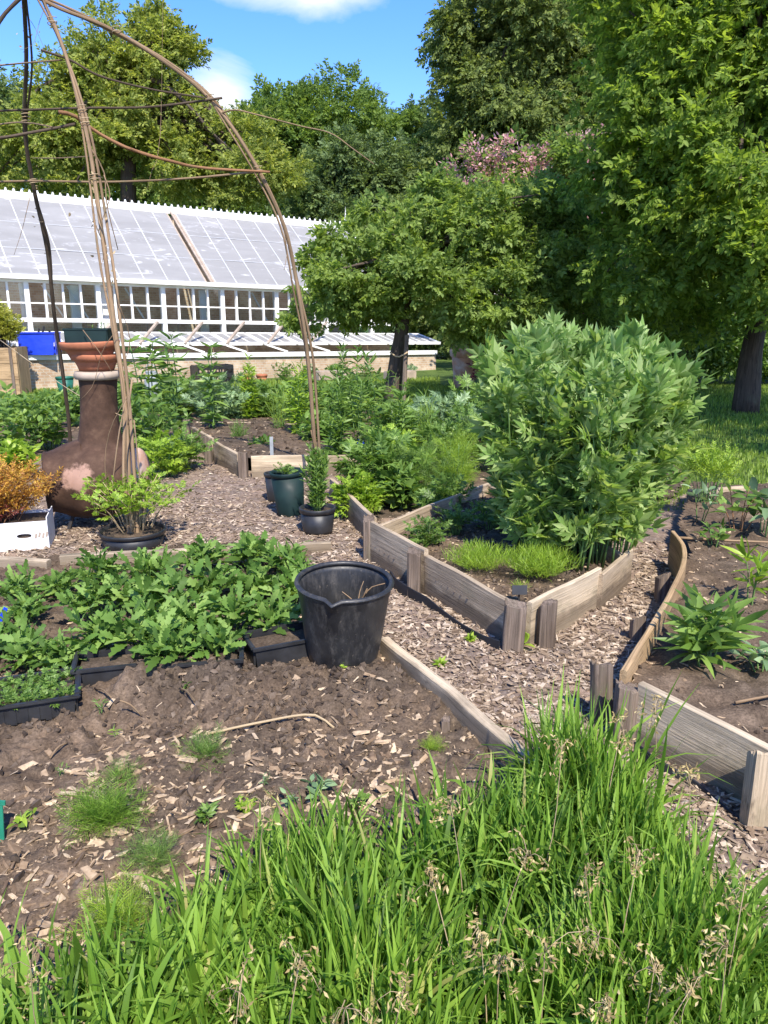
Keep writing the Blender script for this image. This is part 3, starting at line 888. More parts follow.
mb = MB(); gslab(mb, uL, uend, WF-.06, WF+.08, zsill-.05, zsill+.03); mb.build('window_sill', M['white'], gho)
mb = MB(); gslab(mb, uL, uend, WF+.0, WF+.05, zeave-(zeave-zsill)*.62, zeave-(zeave-zsill)*.62+.03); mb.build('transom', M['white'], gho)
k0 = int(math.floor((uL-uref)/du)); k1 = int(math.ceil((uend-uref)/du))
for k in range(k0, k1+1):
    q = uref+k*du
    if q > uend: break
    mb = MB()
    if k % 4 == 0:
        gslab(mb, q-.045, q+.045, WF-.05, WF+.09, zsill-.45, zeave-.08); mb.build('mullion_post', M['white'], gho)
    elif k % 4 != 0 and k % 2 == 0 or k % 4:
        # casement light: stile with glass to its right
        op = (.0, .06, .14)[(k*7) % 3]
        gslab(mb, q-.02, q+.02, WF-.02-op*.2, WF+.03, zsill+.031, zeave-.09); win = mb.build('window', M['white'], gho)
        mb = MB(); gslab(mb, q+.021, q+du-.03, WF+.012, WF+.016, zsill+.035, zeave-.095); mb.build('pane', M['glass'], win)
# lower strip of glass between sill and frame roof, brick plinth
zl = ghpx(165, 333, WF)[1]
mb = MB(); gslab(mb, uL, uend, WF+.02, WF+.026, zl, zsill-.05); mb.build('lower_glazing', M['glass'], gho)
mb = MB(); gslab(mb, uL, uend, WF+.0, WF+.22, -.3, zl); mb.build('plinth_wall', M['brick'], gho)
mb = MB()
for i in range(9):
    q = ghpx(20+i*33, 300, WF)[0]+.3; gbar(mb, (q, WF+1.3, zsill-.3), (q, WF+1.3, zeave-.1), .03)
gslab(mb, uL, uend, WF+.6, WF+1.4, zsill-.34, zsill-.3)
mb.build('staging_bench', M['chimcol'], gho)
# a few open vents: slanting white arms seen through the glass
mb = MB()
for px in (45, 70, 128, 255): q = ghpx(px, 300, WF)[0]; gbar(mb, (q, WF+.15, zeave-.12), (q+.42, WF+.15, zsill-.05), .03)
mb.build('brace', M['white'], gho)
for px in (28, 78, 108, 208): 
    q = ghpx(px, 300, WF)[0]
    mb = MB(); gslab(mb, q-.09, q+.09, WF+.03+.2, WF+.25+.06, zsill-.3, zeave-.1); mb.build('inner_post', M['white'], gho)
mb = MB(); gslab(mb, uL-.3, uend, WR+.06, WR+.4, -.3, zridge-.08)
bw = mb.build('brick_wall', M['brick'], origin=gh(0, WR+.2, 0)); tag(bw, 'tall old brick garden wall behind the glasshouse, seen through its windows', 'wall')

# cold frame along the front
zb = ghpx(150, 333, WF-.1)[1]; zf = ghpx(150, 344, .12)[1]; zs0 = ghpx(240, 357, 0)[1]; zs1 = ghpx(240, 353, 0)[1]
uc0 = ghpx(12, 356, 0)[0]; uc1 = ghpx(436, 352, 0)[0]
cf = thing('cold_frame', 'low white cold frame with propped slanting lights along the glasshouse front', 'cold frame', gh(0, 0, 0))
mb = MB(); gslab(mb, uc0, uc1, -.05, .1, zs0, zs1+.01); mb.build('front_rail', M['white'], cf)
mb = MB(); gslab(mb, uc0, uc1, 0, .12, -.3, zs0-.005); mb.build('brick_base', M['brick'], cf)
k = uc0-2.5; i = 0
while k < uc1-.3:
    mb = MB(); wb = WF-.08
    gbar(mb, (k+.03, wb, zb), (k+.03, .12, zf), .05, .04); gbar(mb, (k+.82, wb, zb), (k+.82, .12, zf), .05, .04)
    gbar(mb, (k+.03, .12, zf), (k+.82, .12, zf), .07, .07); gbar(mb, (k+.03, wb, zb), (k+.82, wb, zb), .05, .05)
    for s in (.29, .56): gbar(mb, (k+s, wb-.03, zb), (k+s, .15, zf), .025, .03)
    li = mb.build('light_frame', M['white'], cf)
    mb = MB(); A = [gh(k+.05, wb, zb+.004), gh(k+.8, wb, zb+.004), gh(k+.8, .15, zf+.004), gh(k+.05, .15, zf+.004)]
    mb.add(A, np.array([[0, 3, 2, 1]]), 0, [(0, 0, 0), (1, 0, 0), (1, 1, 0), (0, 1, 0)]); mb.build('pane', M['roofglass'], li)
    k += .86; i += 1
for px in (185, 227, 268, 310, 140, 95):
    q = ghpx(px, 345, .05)[0]; q2 = ghpx(px+20, 322, .35)[0]; z2 = ghpx(px+20, 322, .35)[1]; q3 = ghpx(px+20, 354, 0)[0]
    mb = MB(); gbar(mb, (q, .08, zf), (q2, .5, z2), .06, .04); mb.build('prop', M['chimcol'], cf)
    mb = MB(); gbar(mb, (q, .1, zf-.03), (q3, .02, zs1+.02), .06, .04); mb.build('prop', M['white'], cf)
# ================================================================== PLANT BUILDERS
def plant(name, label, cat, base, H, R, nst, per, tmpls, size, mat, smat=None, t0=.25, group=None, droop=.25, up=.45,
          lean=(0, 0), r_stem=.004, size_top=.75, spread_pow=.6, stems=True, squash=1.0, whorl=0, dome=.38, njit=.5, hvar=.8, foot=.25, leafpart='foliage'):
    """stems fanning from the base, leaves along them"""
    base = np.asarray(base, float)
    root = thing(name, label, cat, base, group)
    lm = MB(); sm = MB(); P = []; D = []; Nn = []; S = []
    for s in range(nst):
        a = s*2.39996+rng.uniform(-.4, .4); rr = R*((s+.5)/nst)**spread_pow
        if nst == 1: rr = 0
        hh = H*(1-dome*(rr/max(R, 1e-6))**2)*rng.uniform(hvar, 1.04)
        tip = base+[rr*math.cos(a)+lean[0]*hh, rr*math.sin(a)*squash+lean[1]*hh, hh]
        b0 = base+[foot*rr*math.cos(a), foot*rr*math.sin(a)*squash, 0]
        midp = (b0+tip)/2+np.array([-.08*rr*math.cos(a), -.08*rr*math.sin(a), .10*hh])+rng.normal(0, .03*H, 3)*[1, 1, .2]
        if stems: tube(sm, [b0+[0, 0, -.02], midp, tip], r_stem, r_stem*.4, 7, 5, 0)
        k = per
        t = np.sort(rng.uniform(t0, 1.0, k)) if not whorl else np.repeat(np.linspace(t0, 1, k//whorl), whorl)[:k]
        k = len(t)
        p = ((1-t)**2)[:, None]*b0+(2*t*(1-t))[:, None]*(2*midp-.5*b0-.5*tip)+(t**2)[:, None]*tip
        phi = np.arange(k)*2.4+rng.uniform(0, 6) if not whorl else np.arange(k)*2*PI/whorl+.7*(np.arange(k)//whorl)
        out = np.stack([np.cos(phi), np.sin(phi), 0*phi], 1)+.55*np.array([math.cos(a), math.sin(a), 0])*(rr/max(R, 1e-6))
        d = out+np.array([0, 0, 1])*(up+1.3*np.clip(t-.75, 0, 1)*4*up)[:, None]+rng.normal(0, .15, (k, 3))
        P.append(p); D.append(d); Nn.append(np.tile([0, 0, 1.], (k, 1))+.35*out+rng.normal(0, njit, (k, 3)))
        S.append(size*(1-(1-size_top)*t)*rng.uniform(.7, 1.15, k))
    P = np.concatenate(P); D = np.concatenate(D); Nn = np.concatenate(Nn); S = np.concatenate(S)
    scatter_mix(lm, tmpls, P, frames(D, Nn), S)
    lm.build(leafpart, mat, root)
    if stems: sm.build('stem', smat or M['stemgreen'], root)
    return root

def rosette(name, label, cat, base, n, L, tmpls, mat, e0=.3, e1=1.3, group=None, wide=1.0):
    """leaves arching out from one crown; a single mesh"""
    base = np.asarray(base, float); mb = MB()
    a = np.arange(n)*2.39996+rng.uniform(0, 6); el = e1-(e1-e0)*(np.arange(n)/max(n-1, 1))**.8+rng.normal(0, .12, n)
    d = np.stack([np.cos(a)*np.cos(el), np.sin(a)*np.cos(el), np.sin(el)], 1)
    S = L*rng.uniform(.65, 1.1, n)
    P = base+np.stack([np.cos(a), np.sin(a), 0*a], 1)*L*.05*rng.uniform(0, 1, n)[:, None]
    nn = np.stack([-np.cos(a)*np.sin(el), -np.sin(a)*np.sin(el), np.cos(el)], 1)+rng.normal(0, .2, (n, 3))
    scatter_mix(mb, tmpls, P, frames(d, nn), np.stack([S*wide, S, S], 1))
    o = mb.build(name, mat, origin=base)
    return tag(o, label, cat, group)

def gz(px, py, zf=None, z=0.0):
    p = G(px, py, z)
    if zf is not None:
        for _ in range(3):
            z = float(zf(np.array([p[0]]), np.array([p[1]]))[0]); p = G(px, py, z)
    return p

# ================================================================== TREES
def tree(name, label, base, trunk, lobes, nleaf, tmpls, lsize, mat, rad=.15, clump=.3, shell=.55, bark=None, group=None,
         hang=.0, extra=None, ymin=.05, limbs=26, cat='tree', per_clump=70, trunkpath=None):
    """lobes: list of (centre, (rx,ry,rz)); sub-clumps of leaves fill the lobes, limbs reach into them"""
    base = np.asarray(base, float)
    root = thing(name, label, cat, base, group)
    vol = np.array([(l[1][0]*l[1][1]*l[1][2])**(2/3) for l in lobes]); vol = vol/vol.sum()
    nc = max(int(nleaf/per_clump), 8); cid = rng.choice(len(lobes), nc, p=vol)
    C = np.array([l[0] for l in lobes])[cid]; Rr = np.array([l[1] for l in lobes])[cid]
    d = norm(rng.normal(0, 1, (nc, 3))); r = rng.uniform(shell**3, 1, nc)**(1/3)
    wob = 1+.34*fbm(d*1.8+cid[:, None]*7.1, 2)
    cc = C+d*Rr*(r*wob)[:, None]
    csz = clump*rng.uniform(.55, 1.25, nc)*np.clip(Rr.mean(1)/np.mean([np.mean(l[1]) for l in lobes]), .5, 1.3)
    k = rng.integers(0, nc, nleaf)
    off = rng.normal(0, 1, (nleaf, 3)); off = norm(off)*rng.uniform(0, 1, (nleaf, 1))**.45*[1, 1, .62]
    P = cc[k]+off*csz[k][:, None]
    out = norm(P-C[k])
    up = np.array([0, 0, 1.])
    D = out*.7+off*.9+rng.normal(0, .5, (nleaf, 3))-up*hang
    Nn = up*.7+out*.6+rng.normal(0, .6, (nleaf, 3))
    keep = P[:, 2] > ymin
    P, D, Nn = P[keep], D[keep], Nn[keep]; S = lsize*rng.uniform(.6, 1.25, len(P))
    R = frames(D, Nn)
    if extra:
        m2, frac, fun = extra
        sel = fun(P) & (rng.uniform(0, 1, len(P)) < frac)
        mb = MB(); scatter_mix(mb, tmpls, P[sel], R[sel], S[sel]*.7); mb.build('blossom', m2, root)
        P, R, S = P[~sel], R[~sel], S[~sel]
    mb = MB(); scatter_mix(mb, tmpls, P, R, S); mb.build('crown', mat, root)
    mb = MB(); tp = trunkpath if trunkpath is not None else [base+[0, 0, -.1], base+(np.asarray(trunk)-base)*.5+rng.normal(0, .1, 3)*rad*3, trunk]
    tube(mb, tp, [rad*1.45, rad*1.02, rad*.9, rad*.8, rad*.7], None, 14, 10, .06)
    top = np.asarray(tp[-1], float)
    for q in rng.choice(nc, min(limbs, nc), replace=False):
        tgt = cc[q]; t = rng.uniform(.55, 1.0); st = np.asarray(tp[-2])*(1-t)+top*t
        md = st*.5+tgt*.5+np.array([0, 0, .12*np.linalg.norm(tgt-st)])+rng.normal(0, .06*np.linalg.norm(tgt-st), 3)
        tube(mb, [st, md, tgt], [rad*.42, rad*.22, rad*.07], None, 8, 6, .05)
    mb.build('trunk', bark or M['bark'], root)
    return root

def L(px, py, Y, rpx, ry=None, rz=None):
    """crown lobe centred on a point seen at px,py at distance Y; rpx radius in pixels"""
    p = at(px, py, Y); s = mpp(p)*rpx
    return (p, (s, ry*mpp(p) if ry else s, rz*mpp(p) if rz else s))
# ------------------------------------------------------------------ the trees of the place
def gb(px, Y): p = at(px, 400, Y); p[2] = -.035; return p
tb = G(745, 413, -.035)
Yr = tb[1]
tree('broadleaf_tree', 'large dark green tree on the right lawn, its bare trunk leaning', tb, None,
     [L(700, 110, Yr-.6, 104, 110, 96), L(760, 30, Yr-.4, 150, 130, 110), L(668, 170, Yr, 66, 80, 70), L(735, 215, Yr-1.3, 95, 80, 62),
      L(810, 190, Yr-1.2, 120, 110, 100), L(652, 268, Yr-.2, 62, 70, 44), L(700, 300, Yr-.5, 60, 60, 40), L(662, 40, Yr+.8, 72, 90, 66),
      L(740, -90, Yr, 150, 140, 100), L(860, 60, Yr-.5, 160, 140, 150), L(632, 238, Yr+.6, 40, 50, 36), L(810, 280, Yr-1.6, 70, 70, 45), L(755, 255, Yr-2.2, 50, 60, 40)],
     24000, T['big'], .21, M['tree_r'], .14, .42, .4, hang=.2, limbs=60, per_clump=40,
     trunkpath=[tb+[0, 0, -.05], at(752, 350, Yr), at(762, 290, Yr), at(756, 200, Yr), at(748, 110, Yr)])
ta = G(393, 402, -.035); Ya = ta[1]
tree('apple_tree', 'small spreading apple tree in front of the glasshouse end, propped by a stake', ta, None,
     [L(358, 282, Ya-.2, 46, 60, 36), L(408, 242, Ya, 46, 60, 40), L(455, 222, Ya, 58, 60, 42), L(512, 232, Ya+.1, 60, 60, 46), L(330, 300, Ya-.4, 34, 40, 26), L(562, 222, Ya+.7, 44, 46, 34), L(578, 305, Ya+.7, 42, 46, 34), L(322, 262, Ya-.5, 18, 20, 12), L(480, 192, Ya+.2, 24, 26, 14), L(535, 196, Ya+.3, 22, 26, 16), L(375, 222, Ya, 18, 20, 13), L(345, 243, Ya-.3, 20, 24, 14), L(440, 196, Ya, 24, 26, 14), L(310, 322, Ya-.5, 16, 20, 14),
      L(430, 280, Ya-.3, 66, 60, 40), L(500, 288, Ya-.2, 62, 60, 42), L(552, 268, Ya+.2, 52, 60, 52), L(470, 322, Ya-.4, 34, 40, 18), L(365, 315, Ya-.5, 34, 40, 16)],
     11500, T['big'], .19, M['tree_apple'], .125, .24, .35, hang=.1, limbs=60, per_clump=30,
     trunkpath=[ta+[0, 0, -.05], at(396, 365, Ya), at(401, 335, Ya), at(406, 300, Ya), at(420, 262, Ya)])
st = thing('tree_stake', 'slim grey wooden stake leaning beside the apple tree trunk', 'stake', G(405, 402, -.035))
mb = MB(); tube(mb, [G(403, 404, -.035), at(407, 335, Ya-.3)], .04, .035, 6, 8, .06); mb.build('pole', M['post'], st)
mb = MB(); tube(mb, [at(390, 352, Ya-.25), at(398, 357, Ya-.38), at(408, 352, Ya-.42)], .012, .012, 6, 5); mb.build('tie', M['straps'], st)

def shrub(name, label, px, Y, lobes, n, tm, ls, mat, clump=.35, cat='shrub', rad=.06, **k):
    b = gb(px, Y); return tree(name, label, b, np.array(lobes[0][0]), lobes, n, tm, ls, mat, rad, clump, .35, limbs=12, cat=cat, **k)
shrub('shrub', 'dense dark shrub in the shade between the apple tree and the big right tree', 590, 15, [L(575, 300, 15, 62, 50, 62), L(620, 330, 14.6, 62, 50, 55), L(560, 352, 14.5, 40, 40, 28)], 12000, T['rhomb'], .12, M['tree_dark'])
shrub('shrub', 'shady green shrub behind the leaning trunk of the big right tree', 690, 15.5, [L(680, 322, 15.5, 60, 50, 62), L(740, 320, 16, 62, 50, 72), L(650, 360, 15, 42, 40, 24)], 12000, T['rhomb'], .12, M['herbdark'])
shrub('shrub', 'dark evergreen shrub at the far right edge behind the lawn', 810, 16, [L(800, 310, 16, 70, 60, 82), L(860, 290, 16, 60, 60, 100)], 8000, T['rhomb'], .14, M['tree_dark'])
shrub('shrub', 'pale pinkish-green bush under the apple tree branches behind the maroon plant', 552, 14, [L(545, 320, 14.2, 42, 40, 34), L(580, 345, 14, 30, 30, 26)], 5000, T['rhomb'], .08, M['herbdark'], extra=(M['blossom'], .12, lambda P: P[:, 2] > .2))
pk = gb(535, 19)
tree('blossom_tree', 'tree with fading pink blossom between the tall dark tree and the right tree', pk, at(535, 240, 19),
     [L(484, 186, 19, 46, 50, 34), L(525, 172, 19, 46, 50, 34), L(570, 176, 19, 50, 50, 44), L(618, 172, 19, 46, 50, 44), L(520, 235, 18.8, 60, 50, 34), L(590, 240, 18.8, 60, 50, 40)],
     22000, T['rhomb'], .14, M['tree_far'], .14, .34, .5, extra=(M['blossom'], .75, lambda P: fbm(P*1.3, 2) > -.1), limbs=40)
tree('tall_tree', 'very tall dark green tree rising out of the picture top behind the blossom tree', gb(525, 36), at(525, 20, 36),
     [L(515, -60, 36, 78, 70, 60), L(482, 30, 36, 40, 50, 30), L(520, 25, 36, 74, 70, 48), L(566, 60, 36, 46, 50, 40), L(488, 92, 36, 46, 50, 34), L(530, 105, 35.5, 66, 60, 44), L(500, 160, 36, 60, 60, 42), L(560, 160, 35.5, 60, 60, 50), L(475, 140, 36.5, 34, 40, 26), L(500, 230, 36, 70, 60, 50), L(475, 55, 36, 24, 30, 18), L(580, 110, 36, 36, 40, 40)],
     30000, T['sprig'], .5, M['tree_dark'], .45, 1.2, .6, hang=.5, limbs=40, per_clump=95)
tree('tall_tree', 'second tall dark tree showing in the gap above between the tall tree and right tree', gb(625, 42), at(620, 20, 42),
     [L(618, -30, 42, 52, 50, 50), L(610, 40, 42, 40, 50, 46), L(615, 120, 42, 52, 50, 60), L(650, 220, 42, 70, 50, 80), L(600, 230, 42, 50, 50, 70), L(700, 40, 42, 70, 60, 90)], 10000, T['sprig'], .7, M['tree_blue'], .4, 1.3, .55, hang=.4, per_clump=95)
tree('background_tree', 'round-topped green tree behind the middle of the glasshouse roof', gb(315, 44), at(315, 150, 44),
     [L(290, 128, 44, 40, 40, 38), L(330, 125, 44, 42, 40, 34), L(358, 150, 44, 36, 40, 36), L(310, 180, 43.5, 56, 50, 48), L(270, 165, 44, 36, 40, 44), L(345, 195, 43, 40, 40, 40), L(310, 250, 43, 70, 50, 60)],
     18000, T['sprig'], .55, M['tree_far'], .4, 1.1, .5, per_clump=60)
tree('background_tree', 'darker leafy tree just above the glasshouse finial, lower than its neighbour', gb(352, 36), at(352, 190, 36),
     [L(352, 172, 36, 38, 40, 30), L(330, 205, 36, 44, 40, 34), L(378, 200, 36, 34, 40, 36), L(355, 250, 36, 70, 50, 50)], 12000, T['sprig'], .45, M['tree_blue'], .3, .9, .5, per_clump=60)
tree('slender_tree', 'thin open-crowned tree against the blue sky, right of the round-topped tree', gb(381, 48), at(381, 110, 48),
     [L(382, 95, 48, 20, 20, 14), L(392, 118, 48, 20, 20, 18), L(368, 125, 48, 22, 20, 16), L(385, 155, 48, 28, 30, 30), L(385, 240, 48, 40, 40, 70)], 4200, T['sprig'], .5, M['tree_far'], .22, 1.0, .3, limbs=24)
tree('background_tree', 'blue-green conifer-like tree filling the dip left of the very tall tree', gb(425, 50), at(425, 150, 50),
     [L(420, 130, 50, 24, 30, 26), L(432, 165, 50, 36, 30, 36), L(410, 180, 50, 30, 30, 36), L(425, 240, 49, 56, 40, 60)], 9000, T['sprig'], .6, M['tree_blue'], .3, 1.0, .5)
tree('yellowgreen_tree', 'large airy yellow-green tree behind the left half of the glasshouse, sky through its crown', gb(135, 27), at(130, 60, 27),
     [L(60, 90, 27, 36, 40, 24), L(105, 62, 27, 40, 40, 34), L(165, 62, 27, 32, 40, 32), L(95, 120, 26.6, 56, 50, 40), L(175, 120, 27, 44, 50, 36), L(225, 150, 26.8, 44, 40, 32), L(60, 140, 27, 60, 50, 36), L(140, 165, 26.5, 66, 50, 34), L(230, 182, 26.6, 50, 40, 24), L(20, 165, 27, 50, 50, 30), L(148, 30, 27, 20, 20, 18), L(262, 175, 26.6, 28, 30, 24), L(170, 40, 27, 16, 18, 16)],
     14000, T['sprig'], .36, M['tree_yel'], .28, .55, .4, limbs=110, per_clump=44)
tree('background_tree', 'deep green tree at the left edge behind the yellow-green tree', gb(0, 40), at(0, 150, 40),
     [L(5, 125, 40, 36, 40, 44), L(-40, 120, 40, 50, 40, 60), L(50, 160, 40, 40, 40, 36), L(0, 230, 40, 90, 60, 70)], 12000, T['sprig'], .5, M['tree_blue'], .35, 1.0, .5)
tree('background_tree', 'green tree low behind the yellow-green crown, between it and round-topped tree', gb(200, 46), at(200, 180, 46),
     [L(180, 165, 46, 50, 40, 40), L(240, 170, 46, 40, 40, 40), L(120, 175, 46, 60, 40, 40), L(200, 250, 46, 120, 50, 60)], 12000, T['sprig'], .6, M['tree_far'], .35, 1.1, .5)
hd = gb(480, 26)
tree('shrub', 'tall hedge-like mass of dark laurel beyond the apple tree', hd, at(480, 300, 26), [L(400+i*48, 285+8*(i % 2), 26, 44, 40, 62) for i in range(9)], 22000, T['sprig'], .32, M['tree_dark'], .1, .6, .4, cat='shrub', limbs=12)
# shade tree off to the right, its shadow crossing the lawn
b = np.array([7.2, 4.5, -.035])
tree('broadleaf_tree', 'neighbouring leafy tree on the lawn right of the raised bed', b, b+[0, 0, 3.4], [(b+[0, 0, 4.4], (2.3, 2.0, 1.6)), (b+[-.8, .6, 3.6], (1.6, 1.5, 1.0)), (b+[.8, -.6, 3.8], (1.6, 1.5, 1.0))], 9000, T['rhomb'], .17, M['tree_r'], .16, .5, .4)

# ================================================================== THE BIG LOVAGE AND BED PLANTS
lb = gz(571, 553, zA)
s = mpp(lb)
plant('lovage_plant', 'huge bushy bright green lovage filling the centre raised bed', 'plant', lb, 1.1, .5, 96, 22, T['lov'], .2, M['lovage'], M['stemgreen'], .08, up=1.2, njit=.7, r_stem=.007, size_top=.85, lean=(.015, .02), hvar=.68, dome=.14, spread_pow=.52, foot=.6)
p = gz(474, 572, zA); plant('chamomile_clump', 'bright lime moss-like clump nearer the left board of the lovage bed', 'plant', p+[.02, 0, 0], .13, .2, 240, 8, T['needle'], .06, M['lime'], None, .2, stems=False, up=1.1, squash=.9, size_top=.9)
p = gz(538, 580, zA); plant('chamomile_clump', 'larger bright lime moss-like clump by the black label in the lovage bed', 'plant', p, .16, .22, 300, 8, T['needle'], .065, M['lime'], None, .2, stems=False, up=1.1, squash=.8, size_top=.9)
p = gz(520, 592, zA); plant('chamomile_clump', 'tiny lime tuft just behind the black label', 'plant', p, .05, .05, 20, 6, T['needle'], .05, M['lime'], None, .2, stems=False, up=1.0)
lb2 = thing('plant_label', 'small black plant label stuck in soil before the lime clumps', 'label', gz(519, 603, zA))
mb = MB(); q = gz(519, 603, zA); box(mb, q+[0, 0, .062], (.068, .003, .042), rotx(-.25)@rotz(.05)); mb.build('plate', M['slate'], lb2)
mb = MB(); box(mb, q+[0, .008, .02], (.008, .003, .07)); mb.build('spike', M['slate'], lb2)
for (px, py, lab) in ((425, 548, 'low grey-green weed inside the left corner of the lovage bed'), (455, 532, 'feathery weed behind the chamomile in the lovage bed'), (490, 528, 'dark leafy plant at the foot of the lovage, left side')):
    plant('herb', lab, 'plant', gz(px, py, zA), .16, .12, 9, 8, T['comp'], .1, M['herbdark'], None, .2)
p = gz(527, 628, zpath, .02); rosette('weed', 'small round-leaved weed between the two corner posts', 'weed', G(521, 645, .02), 5, .08, T['oval'], M['lime'], .5, 1.4, wide=1.6)

# bed B plants
plant('foxglove', 'leafy foxglove-like clump with long pointed leaves in the right raised bed', 'plant', gz(703, 664, zB), .23, .13, 9, 13, T['lance'], .17, M['herb'], None, .1, up=.6, r_stem=.004)
plant('young_plant', 'tall pale leafy seedling at the right edge above the foxglove clump', 'plant', gz(750, 604, zB), .26, .06, 3, 11, T['lance'], .13, M['lime'], None, .15, up=.6)
plant('herb', 'young bean-like plant with red stems in the back of right bed', 'plant', gz(738, 530, zB), .27, .16, 6, 5, T['oval'], .13, M['herb'], M['stickred'], .4, up=.35)
plant('herb', 'drooping broad-leaved plant at the right edge, back of bed', 'plant', gz(764, 535, zB), .3, .14, 4, 5, T['oval'], .17, M['silver'], None, .4, up=.2)
plant('herb', 'slender seedling on a thin stem behind the curved board', 'plant', gz(700, 522, zB), .25, .1, 3, 5, T['oval'], .1, M['silver'], None, .4, up=.4)
plant('herb', 'small leafy seedling low by the back board of right bed', 'plant', gz(715, 545, zB), .12, .1, 5, 6, T['oval'], .08, M['herb'], None, .3)
plant('herb', 'blue-green seedling at right edge beside the foxglove clump', 'plant', gz(762, 668, zB), .08, .09, 5, 5, T['oval'], .08, M['silver'], None, .3)
plant('fennel_plant', 'pale lime domed plant with lacy umbels beyond the lovage', 'plant', gz(706, 505, None, .1), .42, .2, 22, 12, T['sprigfine'], .1, M['lime'], None, .55, up=.6, size_top=.9)
tw = gz(680, 541, zB); sk = MB(); tube(sk, [gz(676, 541, zB)+[0, 0, .02], gz(730, 545, zB)+[0, 0, .025], gz(775, 546, zB)+[0, 0, .02]], .008, .006, 8, 6, .1)
tag(sk.build('stick', M['stick'], origin=tw), 'thin straight stick lying across the soil of the right bed', 'stick')
sk = MB(); tube(sk, [gz(735, 706, zB)+[0, 0, .012], gz(775, 700, zB)+[0, 0, .02]], .006, .004, 6, 5, .1); tag(sk.build('stick', M['stick'], origin=gz(735, 706, zB)), 'short twig near the front board of the right bed', 'stick')

# ================================================================== LEFT LEAFY BED
bl = [(20, 590, .8), (62, 585, .7), (100, 575, .9), (150, 575, 1), (205, 560, .95), (250, 556, 1), (285, 562, .9), (120, 600, 1.0), (165, 605, 1.05), (210, 590, 1.05), (255, 590, 1.0), (290, 595, .9),
      (100, 640, .9), (145, 640, 1.05), (190, 630, 1.1), (235, 622, 1.0), (275, 622, .95), (30, 655, .8), (65, 660, .75), (28, 612, .75), (5, 645, .8), (-30, 650, .9), (170, 655, .95), (218, 648, .85), (90, 605, .8), (300, 572, .7)]
for i, (px, py, k) in enumerate(bl):
    row = 'behind' if py < 585 else ('middle' if py < 625 else 'front')
    lab = {'behind': 'leafy perennial with toothed leaves at the back of left bed by timber edging',
           'middle': 'leafy green perennial with toothed leaves in the middle of the crowded left bed',
           'front': 'leafy perennial with toothed leaves in the front row over black planters'}[row]
    z0 = .05 if py > 600 and px > 75 else .02
    plant('leafy_perennial', lab, 'plant', gz(px, py+8, None, z0), .125*k, .125*k, 8, 9, T['tooth'], .135*k, M['seedling'], None, .05, group='leafy perennials in the left bed, '+row+' row', up=.75, size_top=.8, r_stem=.003)

def trough(label, a, b, wd, h):
    h *= .8; a = np.asarray(a); b = np.asarray(b); d = b-a; Ln = np.linalg.norm(d); ang = math.atan2(d[1], d[0])
    c = (a+b)/2; root = thing('planter', label, 'planter', c); Rz = rotz(ang)
    mb = MB(); t = .008
    for sx, sy, lx, ly in ((0, -wd/2, Ln, t), (0, wd/2, Ln, t), (-Ln/2, 0, t, wd-2*t), (Ln/2, 0, t, wd-2*t)):
        box(mb, c+Rz@np.array([sx, sy, h/2]), (lx, ly, h), Rz, taper=.94)
    mb.build('wall', M['blackplastic'], root)
    mb = MB()
    for sx, sy, lx, ly in ((0, -wd/2-.004, Ln+.02, .018), (0, wd/2+.004, Ln+.02, .018), (-Ln/2-.003, 0, .018, wd-.02), (Ln/2+.003, 0, .018, wd-.02)):
        box(mb, c+Rz@np.array([sx, sy, h]), (lx, ly, .014), Rz, bev=.003)
    mb.build('rim', M['blackplastic'], root)
    mb = MB(); box(mb, c+Rz@np.array([0, 0, h*.5-.01]), (Ln-.03, wd-.03, h*.82), Rz); mb.build('compost', M['soil'], root)
trough('black plastic planter with plants, left of the three in front of the leafy bed', G(78, 684), G(148, 676), .16, .11)
trough('black plastic planter in the middle of the three under the leafy plants', G(158, 678), G(242, 672), .17, .11)
trough('black plastic planter under leaves beside the black bucket', G(250, 664), G(312, 652), .17, .12)

# seed tray
a = G(-40, 735); b = G(78, 716); d = norm(b-a); ang = math.atan2(d[1], d[0]); Rz = rotz(ang)
Ln = np.linalg.norm(b-a); wd = .22; c = (a+b)/2+Rz@np.array([0, wd/2, 0])
tr = thing('seed_tray', 'shallow black seed tray of green seedlings on the soil at left', 'seed tray', c)
mb = MB(); h = .065
for sx, sy, lx, ly in ((0, -wd/2, Ln, .006), (0, wd/2, Ln, .006), (-Ln/2, 0, .006, wd-.012), (Ln/2, 0, .006, wd-.012)): box(mb, c+Rz@np.array([sx, sy, h/2+.01]), (lx, ly, h), Rz, taper=.95)
for i in range(10): box(mb, c+Rz@np.array([-Ln/2+Ln*(i+.5)/10, -wd/2-.004, h/2]), (.02, .006, h*.8), Rz)
mb.build('tray_body', M['blackplastic'], tr)
mb = MB()
for sx, sy, lx, ly in ((0, -wd/2-.006, Ln+.03, .02), (0, wd/2+.006, Ln+.03, .02), (-Ln/2-.005, 0, .02, wd-.02), (Ln/2+.005, 0, .02, wd-.02)): box(mb, c+Rz@np.array([sx, sy, h+.012]), (lx, ly, .012), Rz, bev=.004)
for i in range(1, 6): box(mb, c+Rz@np.array([-Ln/2+Ln*i/6, 0, h]), (.01, wd-.03, .012), Rz)
for i in (1, 2): box(mb, c+Rz@np.array([0, -wd/2+wd*i/3, h-.002]), (Ln-.03, .01, .012), Rz)
mb.build('rim', M['blackplastic'], tr)
mb = MB(); box(mb, c+Rz@np.array([0, 0, h/2+.004]), (Ln-.02, wd-.02, h*.8), Rz); mb.build('compost', M['soil'], tr)
